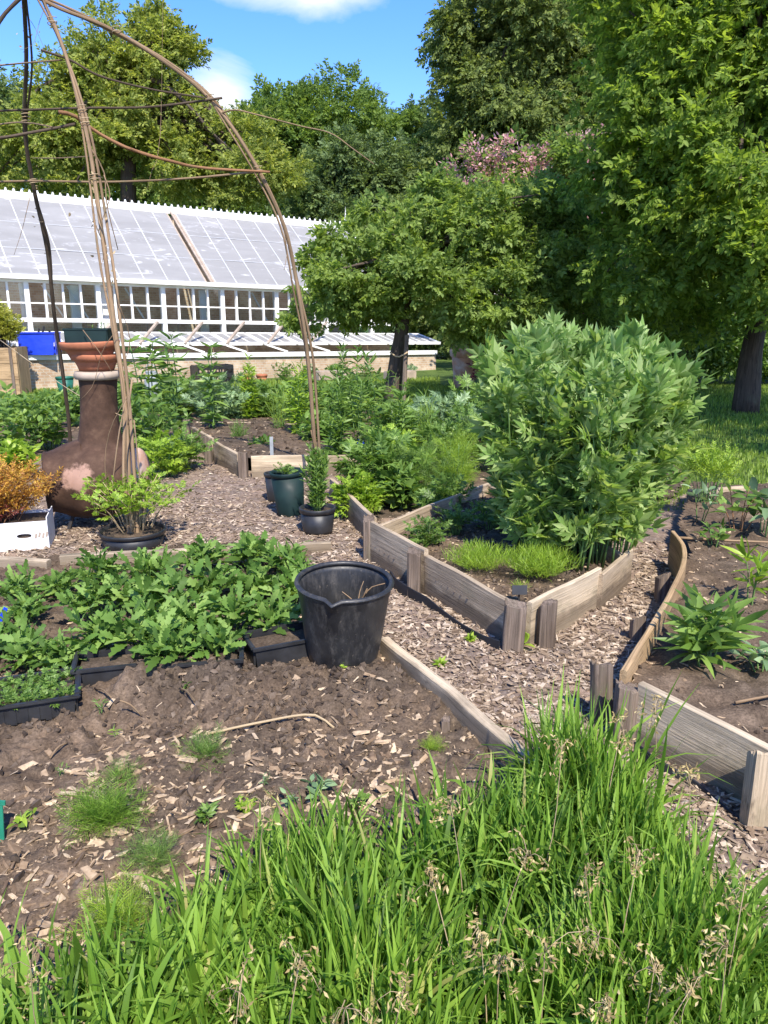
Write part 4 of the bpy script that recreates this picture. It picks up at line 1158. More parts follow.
for i in range(6):
    for j in range(3):
        q = c+Rz@np.array([-Ln/2+Ln*(i+.5)/6, -wd/2+wd*(j+.5)/3, h*.9])
        if rng.uniform() < .93: rosette('tray_seedling', 'tiny feathery green seedling growing in the black seed tray', 'seedling', q, 11, .062, T['comp'], M['herb'], .4, 1.4, 'seedlings in the black seed tray')
lt = thing('plant_label', 'tiny blue plastic label in the leafy bed at left edge', 'label', G(3, 628, .03)); mb = MB(); box(mb, G(3, 628, .03)+[0, 0, .05], (.018, .003, .1), roty(.5)); mb.build('strip', M['blue'], lt)

# ================================================================== WEEDS ON THE SOIL
def sz(px, py): return gz(px, py, zs)
W = [('feather', 105, 820, .16, 'largest feathery bright green tuft on the bare soil at left', 60, 'grass'),
     ('feather', 205, 757, .13, 'feathery green weed in the middle of the dug soil', 34, 'herb'),
     ('feather', 122, 778, .09, 'small feathery weed above the largest tuft', 26, 'herb'),
     ('feather', 155, 862, .12, 'feathery weed just behind the long grass, left', 28, 'herb'),
     ('feather', 120, 925, .15, 'pale feathery tuft at the left rim of the long grass', 36, 'lime'),
     ('feather', 432, 750, .07, 'small lime tuft near the edging board', 26, 'lime'),
     ('feather', 225, 925, .14, 'feathery weed poking through the front grass', 26, 'lime'),
     ('oval', 318, 800, .09, 'pale broad-leaved weed before the long grass', 9, 'silver'),
     ('oval', 290, 805, .05, 'tiny two-leaved weed beside the broad-leaved one', 5, 'silver'),
     ('oval', 22, 826, .06, 'round-leaved weed by the green stake', 7, 'lime'),
     ('lance', 100, 710, .05, 'small sprout near the seed tray corner', 7, 'herb'),
     ('lance', 115, 736, .04, 'tiny pale sprout on bare soil below the tray', 5, 'lime'),
     ('lobed', 205, 820, .06, 'little lobed weed among chips', 8, 'herb'),
     ('lobed', 245, 812, .06, 'little lobed weed left of the broad-leaved one', 8, 'lime'),
     ('lobed', 345, 668, .05, 'yellowish weed at the foot of the black bucket', 8, 'lime'),
     ('lance', 265, 783, .04, 'thin sprout in the chips, mid soil', 5, 'silver'),
     ('lance', 60, 775, .04, 'faint sprout left of the feathery weeds', 5, 'herb'),
     ('oval', 187, 690, .05, 'weed on the soil ridge under the planters', 5, 'herb'),
     ('lobed', 358, 808, .06, 'small weed at the grass edge, centre', 6, 'herb')]
for k, px, py, Lz, lab, n, m in W:
    if k == 'feather': rosette('weed', lab, 'weed', sz(px, py), int(n*1.2), Lz*.85, T[k], M[m], .1, 1.25)
    else: plant('weed', lab, 'weed', sz(px, py), Lz*.7, Lz*.6, 4, max(n//2, 3), T[k], Lz*.6, M[m], None, .2, up=.3, r_stem=.0015)
for px, py, lab in ((440, 665, 'yellowish seedling on the chip path by the lovage bed'), (470, 640, 'tiny weed in the chip path under the fabric edge'), (640, 700, 'small weed at the end of the curved board')):
    rosette('weed', lab, 'weed', gz(px, py, zpath), 6, .05, T['lobed'], M['lime'], .4, 1.3)
sk = MB(); tube(sk, [sz(208, 737)+[0, 0, .012], sz(262, 728)+[0, 0, .022], sz(312, 720)+[0, 0, .02], sz(334, 731)+[0, 0, .012]], .0055, .004, 12, 6, .08)
tag(sk.build('dry_stalk', M['straw'], origin=sz(208, 737)), 'long pale dry stalk bent at its right end, lying on the dug soil', 'stalk')
twl = [((120, 702), (142, 718), 'short dark twig on the soil ridge near the seed tray'), ((255, 722), (275, 705), 'thin straw leaning on the soil behind the long stalk'), ((50, 760), (68, 745), 'thin twig on soil below the seed tray'),
       ((95, 690), (112, 700), 'bent root piece by the seed tray corner'), ((345, 770), (352, 775), 'grey twig stub in the middle of the soil'), ((180, 690), (195, 703), 'pale root on the dug ridge')]
for a, b, lab in twl:
    sk = MB(); A = sz(*a); B = sz(*b); tube(sk, [A+[0, 0, .006], (A+B)/2+[0, 0, .02], B+[0, 0, .008]], .004, .003, 6, 5, .1)
    tag(sk.build('twig', M['stick'], origin=A), lab, 'twig')
gs = thing('plant_label', 'dark green plastic stake label at the left edge of the soil', 'label', sz(2, 838)); q = sz(2, 838)
mb = MB(); box(mb, q+[0, 0, .045], (.02, .004, .13), roty(.08)); mb.build('strip', M['greenstake'], gs)
mb = MB(); box(mb, q+[.006, 0, .108], (.032, .006, .012), roty(.08)); mb.build('cap', M['greenstake'], gs)

# ================================================================== LONG GRASS IN FRONT
def zg(x, y): return np.full(len(x), 0.0)
GR = pxpoly([(-120, 1120), (-20, 1010), (90, 985), (190, 930), (290, 890), (420, 872), (500, 850), (545, 830), (610, 850), (660, 905), (720, 985), (820, 1030), (1000, 1300), (400, 1800), (-500, 1500)])
TUFT = [(560, 820, 300, .38, .08), (590, 845, 240, .36, .08), (480, 870, 200, .28, .12), (610, 890, 200, .32, .08), (320, 905, 160, .28, .1), (690, 985, 160, .26, .09), (540, 890, 260, .32, .12)]
n = 13500
Pg = sample(GR, n, lambda x, y: np.clip(.45+.9*fbm(np.stack([x, y, 0*x], 1)*5, 2), .08, 1))
hg = rng.uniform(.15, .33, n)*(1+.25*fbm(np.column_stack([Pg, 0*Pg[:, 0]])*3, 2))
for px, py, k, hh, sp in TUFT:
    c = G(px, py); P2 = c[:2]+rng.normal(0, sp*.6, (k, 2)); Pg = np.concatenate([Pg, P2]); hg = np.concatenate([hg, hh*rng.uniform(.6, 1.1, k)])
n = len(Pg); a = rng.uniform(0, 2*PI, n); tl = np.abs(rng.normal(0, .2, n))
d = norm(np.stack([tl*np.cos(a)+.06, tl*np.sin(a), np.ones(n)], 1)); nn = -np.stack([np.cos(a), np.sin(a), 0*a], 1)+rng.normal(0, .25, (n, 3))
mb = MB(); wid = rng.uniform(.55, 1.25, n)*np.where(rng.uniform(0, 1, n) < .12, 1.7, 1)
scatter_mix(mb, T['blade'], np.column_stack([Pg, np.full(n, -.02)]), frames(d, nn), np.stack([.58*wid, hg, hg], 1))
# a few very tall broad blades at the tuft
k = 34; c = G(590, 838); P2 = np.column_stack([c[:2]+rng.normal(0, .06, (k, 2)), np.full(k, -.02)]); a = rng.uniform(0, 2*PI, k)
d = norm(np.stack([.25*np.cos(a)+.12, .25*np.sin(a), np.ones(k)], 1))
scatter_mix(mb, T['blade'][:3], P2, frames(d, -np.stack([np.cos(a), np.sin(a), 0*a], 1)), np.stack([np.full(k, .62), np.full(k, .47), np.full(k, .47)], 1)*rng.uniform(.7, 1.1, (k, 1)))
k = 9000; P2 = sample(GR, k); a = rng.uniform(0, 2*PI, k); hh = rng.uniform(.06, .16, k); t2 = np.abs(rng.normal(0, .4, k))
scatter_mix(mb, T['blade'], np.column_stack([P2, np.full(k, -.01)]), frames(norm(np.stack([t2*np.cos(a), t2*np.sin(a), np.ones(k)], 1)), -np.stack([np.cos(a), np.sin(a), 0*a], 1)+rng.normal(0, .3, (k, 3))), np.stack([rng.uniform(.25, .5, k), hh, hh], 1))
tag(mb.build('long_grass', M['grass']), kind='stuff')
# dead straw among the grass
n = 900; Ps = sample(GR, n); a = rng.uniform(0, 2*PI, n); d = norm(np.stack([np.cos(a), np.sin(a), rng.uniform(.1, .9, n)], 1)); s = rng.uniform(.08, .22, n)
mb = MB(); scatter_mix(mb, T['blade'], np.column_stack([Ps, np.zeros(n)]), frames(d, np.tile([0, 0, 1.], (n, 1))), np.stack([.16+0*s, s, s], 1)); tag(mb.build('dry_grass', M['straw']), kind='stuff')
# tan flower heads
heads = [(432, 880), (500, 955), (528, 850), (300, 960), (240, 985), (30, 960), (545, 945), (600, 930), (640, 850), (728, 940), (745, 885), (655, 965), (690, 990), (405, 985), (450, 800), (562, 745), (622, 725), (655, 705), (690, 780), (480, 930), (345, 1000), (585, 870), (265, 800), (610, 1000)]
hm = MB(); ss = MB(); tmpl_st = None
fl = leaf_t(2, .34, .4, .1)
M['tan'] = leaf_mat('tan_floret', (.36, .27, .13), .4, (.56, .46, .26), .25, .6, .2)
def flower_head(px, py, seedling):
    Y = G(px, min(py+150, 1150))[1]*rng.uniform(.97, 1.05); top = at(px, py, Y)
    if top[2] < .08: top[2] = .1
    base = np.array([top[0]+rng.uniform(-.07, .07), top[1]+rng.uniform(-.04, .04), 0])
    root = thing('flowering_rush', 'tan nodding flower head on a thin stalk above the long grass', 'grass flower', base, 'tan flower heads over the long grass')
    s = MB(); tube(s, [base, base*.5+top*.5+rng.normal(0, .01, 3), top], .0016, .0009, 7, 4); f = MB()
    n = 34; P = []; D = []
    for b in range(7):
        e = top+np.array([rng.normal(0, .02), rng.normal(0, .016), rng.uniform(-.06, .03)]); tube(s, [top+[0, 0, -.015], (top+e)/2+[0, 0, .008], e], .0008, .0006, 4, 3)
        for q in range(10): P.append(e+rng.normal(0, .0065, 3)); D.append(rng.normal(0, 1, 3)+[0, 0, -.2])
    P = np.array(P); D = np.array(D)
    scatter(f, fl, P, frames(D, rng.normal(0, 1, P.shape)), rng.uniform(.009, .017, len(P)))
    s.build('stalk', M['straw'], root); f.build('florets', M['tan'], root)
for i, (px, py) in enumerate(heads): flower_head(px, py, i)
# ================================================================== BLACK BUCKET
bp = G(343, 656, .012); bk = thing('bucket', 'big dusty black plastic bucket with pouring lip standing on the soil edge', 'bucket', bp)
BH = .335; RB = .138; RT = .192
Rb = rotx(math.radians(5))@roty(math.radians(2))
def bwarp(V):
    V = V.copy(); a = np.arctan2(V[:, 1], V[:, 0]); da = np.abs(((a-math.radians(-100))+PI) % (2*PI)-PI)
    top = np.clip((V[:, 2]-BH*.8)/(BH*.2), 0, 1)
    k = np.clip(1-da/.2, 0, 1)**1.3*top
    V[:, :2] *= (1+.13*k)[:, None]; V[:, 2] -= .012*k
    V[:, :2] *= (1+.012*np.sin(a*2+.6)*np.clip(V[:, 2]/BH, 0, 1))[:, None]
    return V
mb = MB()
prof = [(0, .004), (RB*.9, .004), (RB, .0), (RB+.003, .012), (RB+.02, .12), (RT-.016, BH*.83), (RT-.012, BH*.86), (RT-.008, BH*.94), (RT-.004, BH-.012), (RT-.008, BH-.006), (RT-.018, BH*.9), (RB+.012, .12), (RB-.006, .02), (0, .014)]
lathe(mb, prof, bp, 72, Rb, 0, bwarp); mb.build('body', M['bucket'], bk, smooth=True)
mb = MB()
ring = [(RT-.009+.0105*math.cos(t), BH-.004+.0095*math.sin(t)) for t in np.linspace(0, 2*PI, 11)]
lathe(mb, ring, bp, 72, Rb, 0, bwarp); mb.build('rim', M['bucket'], bk, smooth=True)
mb = MB(); lathe(mb, [(0, .05), (RB*.6, .05), (RB+.008, .045)], bp, 30, Rb, 0); mb.build('debris', M['soil'], bk)
q = bp+np.array([.09, -.02, .2])
sk = MB(); tube(sk, [bp+[.02, .02, .07], bp+[.06, .0, .2], bp+[.1, -.03, .3]], .005, .003, 8, 5, .15)
tube(sk, [bp+[.06, .0, .2], bp+[.04, -.02, .25], bp+[.0, -.01, .28]], .003, .002, 6, 5); tube(sk, [bp+[.07, -.01, .23], bp+[.11, .0, .29], bp+[.17, -.02, .318]], .004, .002, 6, 5)
tube(sk, [bp+[.06, .0, .21], bp+[.07, .02, .27], bp+[.085, .03, .31]], .003, .0015, 6, 5)
tag(sk.build('dry_twig', M['stick'], origin=q), 'branching dry root sticking up inside the black bucket', 'twig')

# ================================================================== HAZEL ARCH
arch = thing('hazel_arch', 'tall rustic dome of bent hazel poles tied with cross rods, in the left foreground beds', 'plant support', G(133, 548))
Ytop = 5.75
def ppath(pts, Y0, Y1=Ytop, pw=1.0):
    n = len(pts); ys = [p[1] for p in pts]; a, b = ys[0], ys[-1]
    return [at(px, py, Y0+(Y1-Y0)*((py-a)/(b-a))**pw) for px, py in pts]
Y1 = G(133, 548)[1]; Y2 = G(320, 482)[1]; Y3 = G(70, 455)[1]
P1 = ppath([(133, 548), (129, 480), (125, 400), (114, 320), (104, 250), (90, 150), (77, 90), (60, 40), (38, -8)], Y1)
P2 = ppath([(321, 485), (314, 440), (308, 360), (298, 290), (285, 230), (262, 178), (232, 128), (203, 92), (165, 62), (110, 28), (60, 8), (28, -8)], Y2)
P3 = ppath([(72, 470), (68, 420), (62, 370), (54, 310), (47, 250), (35, 190), (26, 130), (26, 60), (23, -10)], Y3)
P4 = ppath([(-60, 480), (-70, 380), (-60, 250), (-40, 120), (-5, 30), (28, -10)], 5.2)
def off(P, o, j=.006): return [p+np.array(o)+rng.normal(0, j, 3) for p in P]
for P, mat, spec in ((P1, 'stick', ((0, .017, .011), (.024, .012, .007), (-.02, .009, .006))), (P2, 'stick', ((0, .016, .012), (.02, .011, .008), (-.018, .008, .006))), (P3, 'stickdark', ((0, .019, .014), (.018, .01, .007))), (P4, 'stickdark', ((0, .018, .012),))):
    for o, r0, r1 in spec:
        mb = MB(); tube(mb, off(P, (o, 0, 0), .004 if o == 0 else .012), r0, r1, 60, 8, .09); mb.build('pole', M[mat], arch)
def onp(P, py):
    pys = np.array([projpy(p) for p in smooth_path(P, 80)]); i = np.argmin(np.abs(pys-py)); return smooth_path(P, 80)[i]
def projpy(p):
    v = p-np.array([0, 0, CAMH]); f = v[1]*cP-v[2]*sP; up = v[1]*sP+v[2]*cP; return 512-FOC*up/f
def rod(pts, Ya, Yb, r0, r1, mat):
    n = len(pts); mb = MB(); tube(mb, [at(px, py, Ya+(Yb-Ya)*i/(n-1)) for i, (px, py) in enumerate(pts)], r0, r1, 26, 6, .1); mb.build('cross_rod', M[mat], arch)
y1 = lambda py: onp(P1, py)[1]
y2 = lambda py: onp(P2, py)[1]
y3 = lambda py: onp(P3, py)[1]
rod([(41, 50), (70, 60), (100, 76), (150, 89), (205, 98)], y1(60)-.03, y2(98)-.03, .008, .006, 'stickdark')
rod([(-40, 112), (25, 110), (85, 108), (150, 107), (222, 98)], y3(110)-.03, y2(98)-.04, .008, .008, 'stickdark')
rod([(59, 112), (75, 116), (98, 133), (130, 149), (170, 161), (205, 168), (270, 172)], y1(125)-.04, y2(170)-.04, .013, .008, 'stickred')
rod([(-40, 183), (35, 181), (105, 182), (180, 179), (235, 174), (262, 171)], y3(181)-.03, y2(171)+.04, .009, .008, 'stick')
rod([(-40, 140), (0, 138), (40, 131), (75, 124)], 5.4, y1(124)+.03, .011, .009, 'stickdark')
rod([(-30, 68), (25, 63), (62, 60)], y3(63)-.03, y1(60)+.03, .006, .005, 'stick')
rod([(-20, 128), (10, 123), (30, 123), (52, 127)], y3(123)-.04, y1(127)+.02, .006, .005, 'stick')
rod([(32, 158), (60, 158), (95, 156)], y3(158), y1(156), .004, .004, 'stick')
rod([(219, 114), (235, 110), (262, 116), (300, 126), (330, 133), (352, 148), (374, 164)], y2(114), y2(114)-.3, .006, .003, 'stick')
rod([(0, 340), (70, 390), (130, 420)], y3(380), y1(410), .003, .003, 'straps')
def twig(pts, Y, r=.003, mat='stick'):
    mb = MB(); tube(mb, [at(a, b, Y+rng.normal(0, .03)) for a, b in pts], r, r*.5, 10, 5, .1); mb.build('twig', M[mat], arch)
for pts, py, P, r in (([(104, 175), (110, 195), (104, 215), (98, 232)], 200, P1, .004), ([(92, 150), (104, 172), (107, 205), (118, 250)], 200, P1, .005), ([(110, 250), (118, 300), (130, 340), (118, 380)], 300, P1, .004), ([(95, 200), (106, 245), (110, 300), (116, 330)], 250, P1, .005),
                      ([(147, 190), (152, 170), (160, 140), (163, 0)], 60, P2, .002), ([(30, 197), (22, 230), (14, 255)], 220, P3, .003), ([(48, 0), (40, 20), (33, 44), (20, 50)], 20, P3, .002), ([(20, 5), (35, 28), (45, 50)], 20, P3, .002), ([(270, 190), (280, 215), (287, 250), (284, 270)], 230, P2, .004),
                      ([(126, 400), (118, 440), (112, 500), (118, 540)], 470, P1, .005), ([(134, 420), (140, 480), (146, 545)], 480, P1, .005), ([(132, 380), (126, 440), (128, 540)], 480, P1, .006), ([(128, 395), (110, 430), (105, 470), (112, 520)], 470, P1, .003),
                      ([(117, 330), (103, 350), (93, 385), (80, 400)], 360, P1, .0025), ([(83, 330), (98, 350), (112, 372)], 350, P1, .003), ([(311, 430), (317, 460), (318, 490)], 460, P2, .007), ([(96, 225), (104, 250), (100, 270)], 240, P1, .003)):
    twig(pts, onp(P, py)[1]-.03, r)
for P, py in ((P1, 125), (P1, 108), (P1, 182), (P2, 98), (P2, 171), (P3, 112), (P3, 181), (P3, 122), (P2, 34), (P1, 20)):
    c = onp(P, py); mb = MB(); a = np.linspace(0, 4*PI, 22); tube(mb, [c+np.array([.03*math.cos(t), .03*math.sin(t), .004*t-.02]) for t in a], .0028, .0028, 40, 5); mb.build('tie', M['straps'], arch)
lf = MB(); k = 120; PP = []
for P, lo, hi, nn in ((P3, -10, 60, 20), (P1, 170, 300, 30), (P3, 150, 260, 12), (P2, 0, 40, 8)):
    for _ in range(nn): PP.append(onp(P, rng.uniform(lo, hi))+rng.normal(0, .05, 3))
PP = np.array(PP); scatter_mix(lf, T['rhomb'], PP, frames(rng.normal(0, 1, PP.shape)+[0, 0, -.8], rng.normal(0, 1, PP.shape)), rng.uniform(.015, .035, len(PP)))
o = lf.build('dead_leaf', M['straw'], arch); tag(o, kind='stuff')

# ================================================================== CHIMINEA AND WHAT STANDS ON IT
cb = G(98, 521); Yc = cb[1]; sc = mpp(cb)
ch = thing('chiminea', 'brown glazed clay chiminea with flaking pink patches on a dark iron stand', 'chiminea', cb)
def zc(py): return at(98, py, Yc)[2]
cx = cb*[1, 1, 0]+[.035, 0, 0]
lean_x = (at(98, 376, Yc)[0]-cx[0])/zc(376); Rl = np.array([[1, 0, lean_x], [0, 1, 0], [0, 0, 1.]])
mb = MB()
zb0, zb1, zbn, zt = zc(514), zc(482), zc(450), zc(376)
rB = 45*sc
prof = [(0, zb0-.0), (rB*.45, zb0+.01), (rB*.8, zb0+.07), (rB*.97, zb1-.03), (rB, zb1+.04), (rB*.93, zb1+.12), (rB*.74, zbn+.0), (rB*.5, zbn+.045), (20*sc, zbn+.1), (17.5*sc, (zbn+zt)/2), (17*sc, zt-.1), (18*sc, zt)]
pp = smooth_path([(r, z, 0) for r, z in prof], 44)[:, :2]; pp[:, 0] = np.maximum(pp[:, 0], 0)
lathe(mb, pp, cx, 48, Rl); body = mb.build('body', M['chim'], ch, smooth=True)
mb = MB(); lathe(mb, [(18*sc, zt-.02), (21*sc, zt-.015), (22*sc, zt+.01), (21*sc, zt+.03), (17*sc, zt+.035), (16*sc, zt-.05)], cx, 40, Rl); mb.build('collar', M['chimcol'], ch, smooth=True)
# fire mouth facing left and slightly to the viewer
md = norm(np.array([-.9, -.35, -.02])); mc = cx+np.array([0, 0, zb1+.03]); fx = norm(np.cross([0, 0, 1], md)); fz = np.cross(md, fx)
Rm = np.stack([fx, fz, md], 1)
mb = MB(); r_ = rB*.6; lathe(mb, [(r_*1.45, rB*.3), (r_*1.32, rB*.62), (r_*1.14, rB*.86), (r_*1.08, rB*.98), (r_*1.1, rB*1.05), (r_*1.02, rB*1.09), (r_*.9, rB*1.05), (r_*.86, rB*.5), (0, rB*.45)], mc, 36, Rm); mb.build('mouth', M['chim'], ch, smooth=True)
mb = MB(); lathe(mb, [(0, rB*.9), (rB*.42, rB*.93), (rB*.46, rB*.99), (rB*.3, rB*1.04), (0, rB*1.06)], mc+[0, 0, .04], 24, np.stack([norm(np.cross([0, 0, 1], [.95, -.2, .1])), np.cross(norm(np.array([.95, -.2, .1])), norm(np.cross([0, 0, 1], [.95, -.2, .1]))), norm(np.array([.95, -.2, .1]))], 1)); mb.build('side_boss', M['paleterra'], ch, smooth=True)
mb = MB(); a = np.linspace(0, 2*PI, 30); tube(mb, [cx+np.array([rB*.62*math.cos(t), rB*.62*math.sin(t), zb0+.035]) for t in a], .009, .009, 40, 6); std = mb.build('stand_ring', M['iron'], ch)
for t in (.6, 2.2, 3.9, 5.3):
    mb = MB(); tube(mb, [cx+np.array([rB*.62*math.cos(t), rB*.62*math.sin(t), zb0+.04]), cx+np.array([rB*.78*math.cos(t), rB*.78*math.sin(t), -.02])], .012, .012, 4, 6); mb.build('leg', M['iron'], ch)
def bowl(label, c, r, h, tilt, mat, rim=.3):
    th = thing('terracotta_bowl', label, 'flower pot', c); R = rotx(tilt[0])@roty(tilt[1])
    mb = MB(); lathe(mb, [(0, .0), (r*.7, 0), (r*.78, h*.3), (r*.9, h*(1-rim)), (r*.86, h*.8), (r*.66, .04), (0, .03)], c, 40, R); mb.build('body', mat, th, smooth=True)
    mb = MB(); lathe(mb, [(r*.9, h*(1-rim)-.004), (r*1.0, h*(1-rim)), (r*1.05, h*.9), (r*1.04, h), (r*.95, h), (r*.88, h*.78)], c, 40, R); mb.build('rim', mat, th, smooth=True)
    return th
t0 = cx+[lean_x*zt-.005, 0, zt+.03]
bowl('lower terracotta bowl resting on the chiminea neck', t0, 22*sc, .11, (0, .02), M['terracotta'], .35)
bowl('upper wider terracotta bowl stacked on the chiminea, chipped and tilted', t0+[-.025, 0, .075], 26*sc, .115, (.02, -.03), M['terracotta'], .4)
q = at(90, 343, Yc-.02); Rz = rotz(.1)
pt = thing('plastic_planter', 'small dark green plastic trough sitting in the terracotta bowl', 'planter', q)
mb = MB(); hh = .085; lx, ly = 38*sc, 24*sc
for sx, sy, a, b in ((0, -ly/2, lx, .006), (0, ly/2, lx, .006), (-lx/2, 0, .006, ly), (lx/2, 0, .006, ly)): box(mb, q+Rz@np.array([sx, sy, hh/2]), (a, b, hh), Rz, taper=.92)
box(mb, q+[0, 0, .01], (lx*.9, ly*.9, .008), Rz); mb.build('body', M['greenplastic'], pt)
mb = MB()
for sx, sy, a, b in ((0, -ly/2, lx+.02, .014), (0, ly/2, lx+.02, .014), (-lx/2, 0, .014, ly), (lx/2, 0, .014, ly)): box(mb, q+Rz@np.array([sx, sy, hh]), (a, b, .012), Rz, bev=.003)
mb.build('rim', M['greenplastic'], pt)
for i, (dx, hh2) in enumerate(((.02, .1), (.08, .14))):
    p = plant('seedling', ['thin seedling in the left of the green trough on the chiminea', 'taller seedling in the right of the green trough on the chiminea'][i], 'seedling', q+[dx, 0, .02], hh2, .02, 2, 4, T['lance'], .04, M['herb'], None, .4)

# ================================================================== WHITE BOX WITH ORANGE SHRUB
x0 = G(-40, 556); x1 = G(50, 549); d = norm(x1-x0); ang = math.atan2(d[1], d[0]); Rz = rotz(ang); Lb = np.linalg.norm(x1-x0); db = .3; hb = .175
c = (x0+x1)/2+Rz@np.array([0, db/2, 0])
wb = thing('cardboard_box', 'white cardboard produce box with a slot handhold, left edge behind leafy bed', 'box', c)
mb = MB(); tk = .005
def face_with_slot(mb, cc, Ln, h, sx):
    # front panel around an oval handhold, built as a ring of quads
    N = 24; V = []; 
    for yv in (-tk/2, tk/2):
        for k in range(N):
            t = 2*PI*k/N; ux, uz = math.cos(t), math.sin(t)
            V.append((sx+.04*ux, yv, h*.52+.0135*math.copysign(abs(uz)**.7, uz)))
        for k in range(N):
            t = 2*PI*k/N; ux, uz = math.cos(t), math.sin(t); m = max(abs(ux), abs(uz))
            V.append((sx+.07*ux/m, yv, h*.52+.05*uz/m))
        V += [(-Ln/2, yv, 0), (Ln/2, yv, 0), (Ln/2, yv, h), (-Ln/2, yv, h), (sx-.07, yv, 0), (sx+.07, yv, 0), (sx+.07, yv, h), (sx-.07, yv, h), (sx-.07, yv, h*.52-.05), (sx+.07, yv, h*.52-.05), (sx+.07, yv, h*.52+.05), (sx-.07, yv, h*.52+.05)]
    nv = 2*N+12; Q = []
    for f in (0, 1):
        o = f*nv
        for k in range(N): Q.append([o+k, o+(k+1) % N, o+N+(k+1) % N, o+N+k])
        b = o+2*N
        Q += [[b, b+4, b+7, b+3], [b+5, b+1, b+2, b+6], [b+4, b+5, b+9, b+8], [b+11, b+10, b+6, b+7]]
    for k in range(N): Q.append([k, (k+1) % N, nv+(k+1) % N, nv+k])
    V = np.array(V)@Rz.T+cc; mb.add(V, np.array(Q))
face_with_slot(mb, c+Rz@np.array([0, -db/2, 0]), Lb, hb, .11)
box(mb, c+Rz@np.array([0, db/2, hb/2]), (Lb, tk, hb), Rz)
for s in (-1, 1): box(mb, c+Rz@np.array([s*(Lb/2-tk/2), 0, hb/2+.01]), (tk, db-.012, hb+.02), Rz)
box(mb, c+[0, 0, .02], (Lb-.012, db-.012, .01), Rz); mb.build('carton', M['whitecard'], wb)
mb = MB()
for i in range(4): box(mb, c+Rz@np.array([Lb*.36+.02*i, -db/2-.004, hb*.5+.006*(i % 2)]), (.012, .001, .03), Rz@roty(.25))
mb.build('print', M['chimcol'], wb)
mb = MB(); box(mb, c+[0, 0, .1], (Lb-.03, db-.03, .12), Rz); mb.build('compost', M['soil'], wb)
pc = c+[-.02, 0, .14]
plant('spiraea', 'orange-leaved spiraea shrub filling the white cardboard box', 'shrub', pc, .38, .34, 30, 26, T['sprigfine'], .1, M['orange'], M['stickred'], .2, up=.5, r_stem=.003, size_top=.9)
plant('spiraea', 'reddish low shoots of the box shrub, down at the box rim', 'shrub', pc+Rz@np.array([-.05, -.06, 0]), .17, .22, 18, 16, T['sprigfine'], .07, M['redleaf'], M['stickred'], .15, up=.4)

# ================================================================== POTS
def pot(name, label, c, r0, r1, h, mat, rimh=.03, tilt=(0, 0), soil=True, cat='plant pot'):
    th = thing(name, label, cat, c); R = rotx(tilt[0])@roty(tilt[1])
    mb = MB(); lathe(mb, [(0, .003), (r0, 0), (r0+.003, .01), (r1-.006, h-rimh), (r1-.012, h-rimh), (r0-.006, .02), (0, .015)], c, 40, R); mb.build('body', mat, th, smooth=True)
    mb = MB(); lathe(mb, [(r1-.012, h-rimh-.002), (r1-.001, h-rimh), (r1+.003, h-.004), (r1, h), (r1-.01, h), (r1-.014, h-rimh)], c, 40, R); mb.build('rim', mat, th, smooth=True)
    if soil: mb = MB(); lathe(mb, [(0, h*.86), (r1*.9, h*.84)], c, 24, R); mb.build('compost', M['soil'], th)
    return th
g1 = G(291, 514); pot('plant_pot', 'tall dark green plastic pot leaning behind the black pot by the arch', g1, 13*mpp(g1), 17*mpp(g1), .31, M['greenplastic'], .03, (.03, -.06))
plant('herb', 'small leafy weed in the tall dark green pot', 'plant', g1+[-.03, 0, .26], .1, .07, 6, 6, T['comp'], .07, M['herb'], None, .2)
g2 = G(277, 500); pot('plant_pot', 'black pot half hidden behind the tall dark green pot', g2, 9*mpp(g2), 12*mpp(g2), .21, M['blackplastic'], .025)
g3 = G(318, 531); pot('plant_pot', 'round black pot holding a feathery upright plant', g3, 14.5*mpp(g3), 18*mpp(g3), .16, M['blackplastic'], .03)
plant('rosemary_plant', 'upright feathery light green plant in the round black pot', 'plant', g3+[0, 0, .13], .44, .11, 20, 60, T['lance'], .06, M['herb'], M['herb'].name and M['stemgreen'], .05, up=1.1, r_stem=.003)
g4 = G(134, 545); r4 = 32*mpp(g4)
pot('plant_pot', 'wide shallow black tub at the foot of the front arch pole', g4+[.0, .0, 0], r4*.86, r4, .1, M['blackplastic'], .025)
g5 = g4+[.02, .1, .08]
plant('dry_shrub', 'twiggy half-dead shrub with fresh lime shoots in the wide shallow tub', 'shrub', g5+[-.02, -.06, 0], .36, .36, 30, 9, T['comp'], .085, M['lime'], M['straw'], .45, up=.4, r_stem=.004, size_top=1.0)

# ================================================================== NEAR THE GLASSHOUSE
q = gh(ghpx(42, 357, 0)[0], 0.05, zs1+.012)
Rg2 = np.stack([norm(np.array([1., .12, 0])), norm(np.array([-.12, 1., 0])), [0, 0, 1]], 1); s = mpp(q)
bc = thing('crate', 'bright blue plastic crate of garden sticks on the cold frame end', 'crate', q)
mb = MB(); lx, ly, hh = 34*s, 22*s, 21*s
for sx, sy, a, b in ((0, -ly/2, lx, .012), (0, ly/2, lx, .012), (-lx/2, 0, .012, ly), (lx/2, 0, .012, ly)): box(mb, q+Rg2@np.array([sx, sy, hh/2]), (a, b, hh), Rg2, taper=.9)
box(mb, q+[0, 0, .015], (lx*.8, ly*.8, .02), Rg2); mb.build('body', M['blue'], bc)
mb = MB()
for sx, sy, a, b in ((0, -ly/2-.01, lx+.04, .03), (0, ly/2+.01, lx+.04, .03), (-lx/2-.005, 0, .03, ly), (lx/2+.005, 0, .03, ly)): box(mb, q+Rg2@np.array([sx, sy, hh]), (a, b, .025), Rg2, bev=.006)
mb.build('rim', M['blue'], bc)
mb = MB()
for i in range(5): box(mb, q+Rg2@np.array([-.06+.035*i, -ly/2+.026-.025, hh*.62]), (.022, .004, .03), Rg2)
